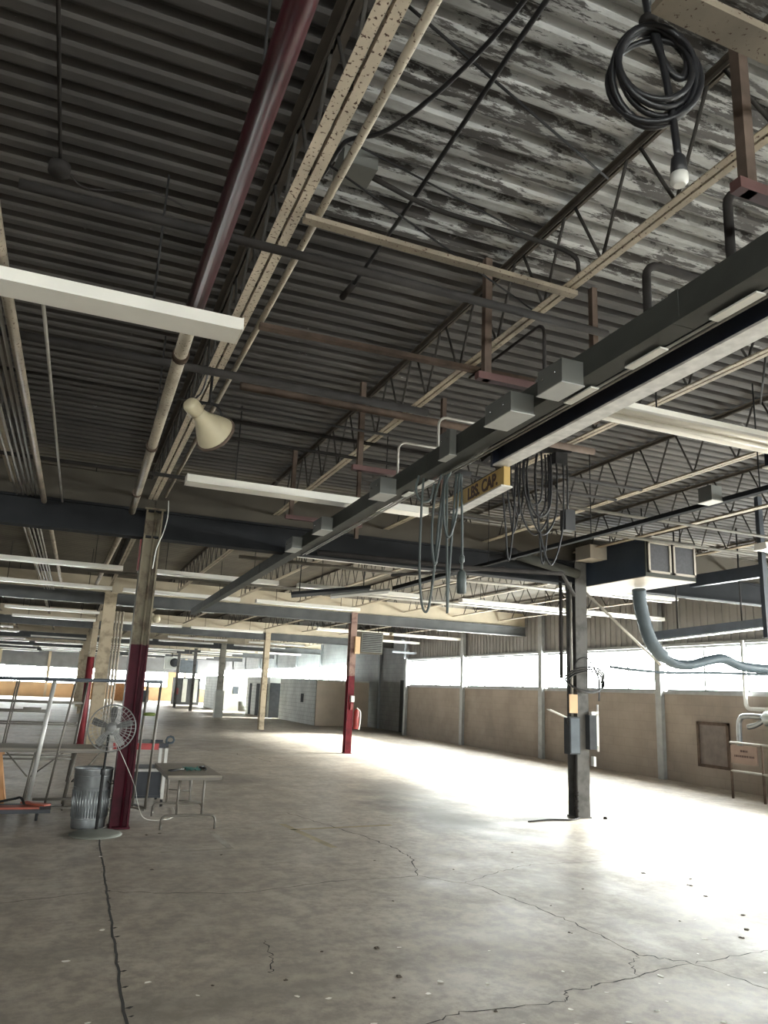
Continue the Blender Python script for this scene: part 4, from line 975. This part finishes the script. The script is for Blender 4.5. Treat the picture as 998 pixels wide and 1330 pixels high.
pipe('strut_rod', [(3.55, 8.6, 3.0), (5.45, 9.1, 3.35)], .018, 'dark_pipe', 'slanting dark rod rising to the jib arm from the left', 'rod')

# big box heater
hx0, hx1, hy0, hy1, hz0, hz1 = 7.05, 7.92, 8.12, 9.95, 3.26, 3.80
ac = thing('unit_heater', 'large dark blue box heater with two square grilles, hung right of the grey column', 'heater', (7.5, 9, 3.26))
MB().box(hx0, hx1, hy0, hy1, hz0+.01, hz1).build('casing', 'ac_navy', ac)
MB().box(hx0-.004, hx1+.004, hy0-.004, hy1+.004, hz0, hz0+.01).build('bottom_panel', 'ac_cream', ac)
MB().box(hx0+.0, hx1, hy0-.012, hy0, hz0+.01, hz1).build('front_panel', 'duct_grey', ac)
for i in range(2):
    a = hx0+.03+i*.43; b_ = a+.39
    g = MB().box(a, b_, hy0-.03, hy0-.012, hz0+.06, hz1-.05).build('grille', 'grille', ac)
    MB().box(a, b_, hy0-.045, hy0-.03, hz0+.06, hz0+.09).box(a, b_, hy0-.045, hy0-.03, hz1-.08, hz1-.05).box(a, a+.03, hy0-.045, hy0-.03, hz0+.06, hz1-.05).box(b_-.03, b_, hy0-.045, hy0-.03, hz0+.06, hz1-.05).build('grille_frame', 'ac_cream', g)
for x in (hx0+.1, hx1-.1):
    for y in (hy0+.15, hy1-.15): MB().tube([(x, y, hz1), (x, y, ZD)], .009, 6).build('hanger_rod', 'dark_steel', ac)
MB().box(6.75, 7.04, 8.9, 9.25, 3.60, 3.80).solo('control_box', 'ac_cream', 'small cream box tucked at the left end of the big heater', 'box')
hs = MB()
path = smoothpath([(7.60, 8.9, 3.22), (7.66, 8.95, 3.0), (7.80, 9.0, 2.65), (7.92, 9.0, 2.42), (8.2, 9.0, 2.22), (8.55, 9.0, 2.18), (8.95, 9.0, 2.27), (9.25, 9.0, 2.31), (9.6, 9.0, 2.22), (10.2, 9.0, 2.20), (11.0, 9.0, 2.22)], 8)
hs.tube(path, [(.095 if i < 30 else .07)*(1+.06*(i % 2)) for i in range(len(path))], 10)
hs.solo('flexible_duct', 'hose_blue', 'blue-grey flexible duct dropping from the big heater and waving past the windows', 'duct')
pipe('hung_cable', [(7.36, 9.3, 2.10), (7.6, 9.25, 2.08), (8.3, 9.2, 2.06), (9.2, 9.2, 2.10), (10.5, 9.2, 2.13)], .02, 'hose_blue', 'blue-grey cable strung across the windows right of the grey column', 'cable', smooth=True, n=6)
th = thing('tube_heater', 'blue-grey trough heater hung in front of the windows at right', 'heater', (9.2, 9, 2.6))
A_, B_ = Vector((8.25, 9.45, 2.60)), Vector((9.35, 8.25, 2.82))
MB().beam(A_, B_, .22, .12).build('hood', 'heater_blue', th); MB().beam(A_-Vector((0,0,.07)), B_-Vector((0,0,.07)), .16, .02).build('reflector', 'chrome', th)
for q in (.25, .8):
    c = A_.lerp(B_, q); MB().tube([c+Vector((0,0,.05)), (c.x, c.y, ZD)], .012, 6).build('hanger_rod', 'dark_steel', th)
MB().box(7.90, 7.97, 6.97, 7.03, 2.45, ZD-.01).solo('drop_post', 'heater_blue', 'blue-grey vertical post hanging from the roof at the right edge', 'post')
MB().box(8.95, 9.05, 7.9, 9.3, 3.42, 3.60).solo('short_beam', 'heater_blue', 'short dark blue beam right of the big box heater', 'beam')

# ================================================================= RIGHT WALL THINGS
hp = thing('wall_hatch', 'framed brown wall panel low on the right wall', 'panel', (XR-.03, 12.4, .4))
MB().box(XR-.02, XR, 12.0, 12.85, .38, 1.28).build('board', 'hatch_brown', hp)
for a in ((12.0, 12.85, .38, .44), (12.0, 12.85, 1.22, 1.28), (12.0, 12.06, .38, 1.28), (12.79, 12.85, .38, 1.28)): MB().box(XR-.05, XR-.001, *a).build('frame', 'brown_steel', hp)
gr = thing('guard_rail', 'dark pipe guard rail round the pump by the right wall', 'railing', (11.4, 10.5, 0))
for y in (11.05, 10.35, 9.65): MB().tube([(11.4, y, 0), (11.4, y, .98)], .022, 8).build('post', 'brown_steel', gr)
for z in (.97, .48): MB().tube([(11.4, 11.05, z), (11.4, 9.2, z)], .022, 8).build('rail', 'conduit', gr)
sg2 = thing('rail_sign', 'brown sign board with faded lines of lettering on the guard rail', 'sign', (11.37, 10.6, .55))
MB().box(11.355, 11.375, 10.42, 11.0, .62, .93).build('board', 'sign_tan', sg2)
for z, a, b_ in ((.84, 10.62, 10.78), (.75, 10.48, 10.92)):
    y = b_
    while y > a:
        wl_ = random.uniform(.02, .045); MB().box(11.352, 11.355, max(a, y-wl_), y, z-.018, z+.018).build('faded_letter', 'letter_dark', sg2); y -= wl_+.012
pm = thing('pump_unit', 'dark blue pump unit with grey piping by the right wall', 'pump', (11.85, 10.3, 0))
MB().lathe([(.0, 0), (.26, 0), (.28, .05), (.28, 1.05), (.20, 1.25), (.0, 1.30)], 20, Matrix.Translation((11.9, 10.25, 0))).build('tank', 'pump_blue', pm)
MB().lathe([(.0, -.2), (.13, -.2), (.14, -.18), (.14, .18), (.13, .2), (.0, .2)], 16, Matrix.Translation((11.9, 10.45, 1.42)) @ Matrix.Rotation(PI/2, 4, 'X')).build('motor', 'galv', pm)
MB().tube(smoothpath([(11.8, 11.2, .6), (11.8, 11.2, 1.2), (11.8, 11.15, 1.40), (11.8, 11.0, 1.45), (11.85, 10.7, 1.45)]), .05, 10).build('pipe', 'galv', pm)
MB().tube(smoothpath([(11.75, 10.95, 1.25), (11.8, 10.8, 1.3), (11.85, 10.6, 1.42)]), .045, 10).build('pipe', 'galv', pm)
MB().box(11.7, 12.1, 10.0, 10.5, 1.55, 1.62).build('belt_guard', 'plastic_white', pm)
wp = MB().tube([(12.28, 11.45, 2.9), (12.28, 11.45, 1.70)] + arc((12.28, 11.35, 1.68), .10, 0, -PI/2, 5, 'yz') + [(12.28, 10.2, 1.58), (12.28, 9.4, 1.58)], .04, 10)
wp.solo('white_pipe', 'plastic_white', 'white pipe coming down the right wall and turning towards the edge', 'pipe')

# ================================================================= FAR MIDDLE: ROOMS, RED COLUMN FITTINGS, HEATER
uh = thing('louvre_heater', 'grey louvred unit heater hung right of the dark red column', 'heater', (8.2, 21, 2.66))
MB().box(7.62, 8.47, 21.0, 21.5, 2.66, 3.28).build('casing', 'girder_mid', uh)
MB().box(7.80, 8.45, 20.98, 21.0, 2.70, 3.24).build('front_frame', 'box_grey', uh)
for k in range(10): MB().box(7.83, 8.42, 20.955, 20.985, 2.72+.052*k, 2.745+.052*k).build('slat', 'dark_steel', uh)
for x in (7.7, 8.4): MB().tube([(x, 21.2, 3.28), (x, 21.2, 4.2)], .012, 6).build('hanger_rod', 'dark_steel', uh)
MB().box(7.0, 7.14, 19.30, 19.38, 2.55, 3.0).solo('orange_board', 'wall_orange', 'orange-red panel high on the dark red column', 'panel')
MB().box(6.96, 7.06, 19.30, 19.395, 1.30, 1.46).solo('white_tag', 'plastic_white', 'white tag fixed to the dark red column', 'tag')
MB().box(6.97, 7.05, 19.34, 19.395, 1.10, 1.26).solo('call_box', 'red_ext', 'small red box under the white tag on the dark red column', 'box')
ex = thing('fire_extinguisher', 'pale hose and dark red extinguisher on the right of the dark red column', 'extinguisher', (7.14, 19.4, .5))
MB().lathe([(.0, 0), (.07, 0), (.075, .02), (.075, .42), (.05, .48), (.02, .52), (.0, .52)], 14, Matrix.Translation((7.17, 19.42, .62))).build('cylinder', 'red_ext', ex)
MB().tube(smoothpath([(7.17, 19.40, 1.15), (7.26, 19.38, 1.05), (7.27, 19.38, .8), (7.24, 19.38, .6)]), .018, 6).build('hose', 'plate_light', ex)
MB().box(.62, .74, 9.58, 9.66, 2.9, 3.45).solo('red_pull_sign', 'red_ext', 'narrow red sign board behind the maroon column near the roof', 'sign')
cn = thing('wall_lamp', 'cream round lamp fixed right of the maroon column, far behind', 'lamp', (1.35, 12.0, 2.5))
MB().lathe([(.0, 0), (.06, .0), (.06, .03), (.035, .06), (.0, .065)], 16, Matrix.Translation((1.14, 12.0, 2.52)) @ Matrix.Rotation(PI/2, 4, 'X')).build('lens', 'horn_cream', cn)
MB().box(1.0, 1.10, 12.0, 12.1, 2.45, 2.60).build('housing', 'horn_cream', cn); MB().tube([(1.05, 12.05, 2.60), (1.05, 12.05, 4.2)], .012, 6).build('stem', 'dark_pipe', cn)
# red riser and conduits beside the tan column of the second row
pipe('red_riser', [(.47, 19.4, 0), (.47, 19.4, 2.1)], .08, 'riser_red', 'thick red riser pipe left of the tan column behind the fan', 'pipe')
for k in range(3): pipe('riser_conduit', [(.92+.07*k, 19.35, 0), (.92+.07*k, 19.35, 3.2)], .028, 'pale_pipe', 'pale riser conduit right of the tan column behind the fan', 'conduit', 'riser conduits behind the fan')
# white block rooms
def room(name, label, x0, x1, y0, y1, h, m_side, m_front):
    r = thing(name, label, 'room', ((x0+x1)/2, (y0+y1)/2, 0))
    MB().box(x0, x0+.12, y0, y1, 0, h).build('side_wall', m_side, r); MB().box(x0, x1, y0-.02, y0+.1, 0, h).build('front_wall', m_front, r)
    MB().box(x0, x1, y0, y1, h, h+.06).build('roof', m_side, r)
    return r
ra = room('block_room', 'low room with a tan front and white block side, behind the dark red column', 10.45, XJ-.14, 33.6, 40.0, 1.96, 'masonry_white', 'panel_tan')
MB().box(10.43, 10.45, 35.6, 36.0, .95, 1.35).build('window', 'door_dark', ra)
rb = room('block_room', 'white block room with dark doorways beyond the tan-fronted one', 10.1, XJ-.14, 41.0, 46.5, 2.05, 'masonry_white', 'block_white')
for a, b_ in ((41.3, 41.9), (43.2, 43.9), (45.2, 45.7)): MB().box(10.07, 10.1, a, b_, 0, 1.75).build('doorway', 'door_dark', rb)
MB().box(10.14, 10.7, 40.95, 40.98, 0, 1.8).build('doorway', 'door_dark', rb)
rc_ = room('bright_room', 'bright white room with a small window, far behind the tan column', 9.3, XJ-.14, 50.5, 57.0, 2.1, 'masonry_white', 'block_bright')
MB().box(10.05, 10.4, 50.44, 50.48, 1.05, 1.5).build('window', 'grey_far', rc_); MB().box(9.4, 9.43, 50.44, 50.48, 1.0, 1.1).build('door_handle', 'dark_steel', rc_)
MB().lathe([(.0, 0), (.22, 0), (.26, .6), (.0, .6)], 12, Matrix.Translation((10.6, 49.9, 0))).solo('waste_bin', 'fan_base', 'grey bin standing against the bright white room', 'bin')
rd = thing('dark_booth', 'dark booth with pale panels far behind near the windows', 'booth', (8.6, 61.5, 0))
MB().box(7.7, 9.5, 60.4, 62.5, 0, 2.0).build('body', 'door_dark', rd)
for a in (8.2, 9.0): MB().box(a, a+.32, 60.36, 60.4, .2, 1.9).build('panel', 'block_white', rd)
MB().box(7.9, 9.2, 60.6, 61.4, 2.35, 3.3).tube([(8.1, 61, 3.3), (8.1, 61, ZD)], .02, 6).tube([(9.0, 61, 3.3), (9.0, 61, ZD)], .02, 6).solo('dark_cabinet', 'grey_far', 'dark blue box hung over the distant booth', 'cabinet')
uf = thing('box_fan', 'pale box fan unit hung from the far roof', 'fan', (6.6, 56, 2.6))
MB().box(6.2, 7.2, 55.8, 56.2, 2.5, 3.35).build('casing', 'block_white', uf); MB().tube([(6.7, 56, 3.35), (6.7, 56, ZD)], .03, 6).build('hanger_rod', 'dark_steel', uf); MB().lathe([(.0, 0), (.3, 0), (.3, .03), (.0, .03)], 18, Matrix.Translation((6.85, 55.8, 2.95)) @ Matrix.Rotation(PI/2, 4, 'X')).build('fan_ring', 'door_dark', uf)
MB().box(4.9, 6.2, 64.5, 65.2, 0, .9).solo('blue_crate', 'hose_blue', 'blue-grey crate far off below the distant windows', 'crate')
for x, mt, lab in ((1.9, 'wood_orange', 'orange-brown cabinet standing far off left of the thin columns'), (3.6, 'wood_orange', 'orange-brown cabinet standing far off beside the grey one'), (4.5, 'door_dark', 'dark grey cabinet standing far off beside the blue crate')):
    MB().box(x, x+.8, 66, 66.7, 0, 1.35).solo('far_cabinet', mt, lab, 'cabinet', 'cabinets along the far wall')
mb = MB(); mb.box(6.84, 6.96, 53.02, 53.12, .85, 1.25); mb.solo('red_box', 'red_ext', 'small red box on the thin distant column', 'box')
MB().box(12.0, 12.3, 27.2, 27.5, 0, .0+.001).build('x', 'dirt') if False else None
bd = thing('corner_brace', 'bent grey brace at the wall corner where the windows end', 'brace', (12.2, 28, 2.9))
MB().tube(smoothpath([(12.2, 27.9, 2.9), (12.2, 27.9, 3.2), (12.1, 27.6, 3.45), (11.8, 27.3, 3.6)]), .05, 8).build('tube', 'upper_grey', bd)
MB().box(11.3, 12.3, 27.0, 27.1, 3.05, 3.12).build('bar', 'upper_grey', bd)
# hung dark tray with flap under the second bay
tr_ = thing('hung_tray', 'grey tilted sheet tray hung under the second bay left of the festoon cables', 'tray', (4.5, 13, 3.3))
MB().beam((3.55, 13.3, 3.22), (4.9, 12.9, 3.42), .5, .05).build('sheet', 'girder_dark', tr_); MB().beam((4.2, 13.0, 3.22), (5.2, 12.7, 3.38), .4, .04).build('flap', 'box_grey', tr_)
for p_ in ((3.7, 13.3, 3.26), (4.8, 12.95, 3.43)): MB().tube([p_, (p_[0], p_[1], 4.2)], .01, 6).build('hanger_rod', 'dark_steel', tr_)

# ================================================================= LITTER ON THE FLOOR
chip_m = []
for k in range(6):
    nv = random.randint(5, 7); vs = [(random.uniform(.7, 1.1)*.018*math.cos(2*PI*i/nv), random.uniform(.5, 1.0)*.014*math.sin(2*PI*i/nv), random.uniform(.001, .004)) for i in range(nv)]
    chip_m.append(MB()._add(vs, [tuple(range(nv))]).mesh('paint_chip', 'chip_white'))
spots = [(.42, 5.75), (.55, 3.95), (1.35, 4.35), (1.50, 4.28), (1.62, 3.92), (2.05, 4.2), (2.2, 4.35), (1.95, 3.75), (2.35, 3.7), (2.6, 3.62), (2.9, 3.58), (3.15, 3.66), (3.3, 3.75), (3.05, 3.95), (3.45, 3.98), (3.55, 4.08), (3.85, 3.85), (3.7, 3.62), (3.4, 3.45), (4.25, 3.95), (4.1, 4.35), (4.4, 4.6), (2.75, 4.75), (2.2, 4.95), (3.0, 4.3), (.85, 4.5), (.62, 4.75), (2.45, 4.25), (1.75, 4.6), (.5, 8.0), (2.7, 3.8), (2.55, 3.48), (1.4, 3.75), (1.1, 3.85), (3.6, 3.3), (3.95, 3.4), (4.3, 3.6), (4.6, 3.9), (.3, 4.3), (.2, 5.2), (5.0, 5.3), (4.7, 5.0)]
for i, (x, y) in enumerate(spots):
    o = bpy.data.objects.new('paint_chip', chip_m[i % 6]); C.objects.link(o); o.location = (x, y, .0); o.rotation_euler = (0, 0, random.uniform(0, 6.3)); s_ = random.uniform(.7, 1.7); o.scale = (s_, s_, 1)
    tag(o, 'small white paint chip lying on the near concrete floor', 'paint chip', 'paint chips scattered on the floor')
clump_m = []
for k in range(4):
    mb = MB(); 
    for q in range(5):
        c = Vector((random.uniform(-.03, .03), random.uniform(-.02, .02), 0)); r = random.uniform(.008, .02)
        mb.lathe([(r*1.2, .0), (r, r*.5), (r*.5, r*.9), (.0, r)], 7, Matrix.Translation(c), False)
    clump_m.append(mb.mesh('dirt_clump', 'dirt'))
for i, (x, y, s_) in enumerate([(2.05, 4.98, .9), (2.0, 4.48, 1.0), (3.52, 4.95, .7), (4.55, 5.0, .6), (4.25, 3.62, 1.3), (4.7, 4.55, 1.0), (5.5, 5.9, 1.2), (5.35, 5.55, 1.0), (5.2, 5.0, .8), (4.9, 4.7, 1.1), (2.3, 3.9, .7), (1.85, 4.2, .6), (1.35, 4.6, .6), (.95, 4.62, .5), (3.0, 7.4, .6), (2.6, 6.0, .6), (1.7, 5.0, .5), (4.4, 6.0, .6), (3.8, 5.6, .5), (3.6, 6.9, .6), (4.6, 7.5, .6), (.9, 7.4, .8), (1.6, 7.9, .7), (1.0, 9.0, 1.0), (1.15, 9.05, .8), (5.4, 6.4, 1.1), (5.7, 6.1, .9)]):
    o = bpy.data.objects.new('dirt_clump', clump_m[i % 4]); C.objects.link(o); o.location = (x, y, 0); o.rotation_euler = (0, 0, random.uniform(0, 6)); s_ *= .62; o.scale = (s_, s_, s_*.7)
    tag(o, 'small dark clump of dirt lying on the concrete floor', 'dirt', 'dirt clumps scattered on the floor')
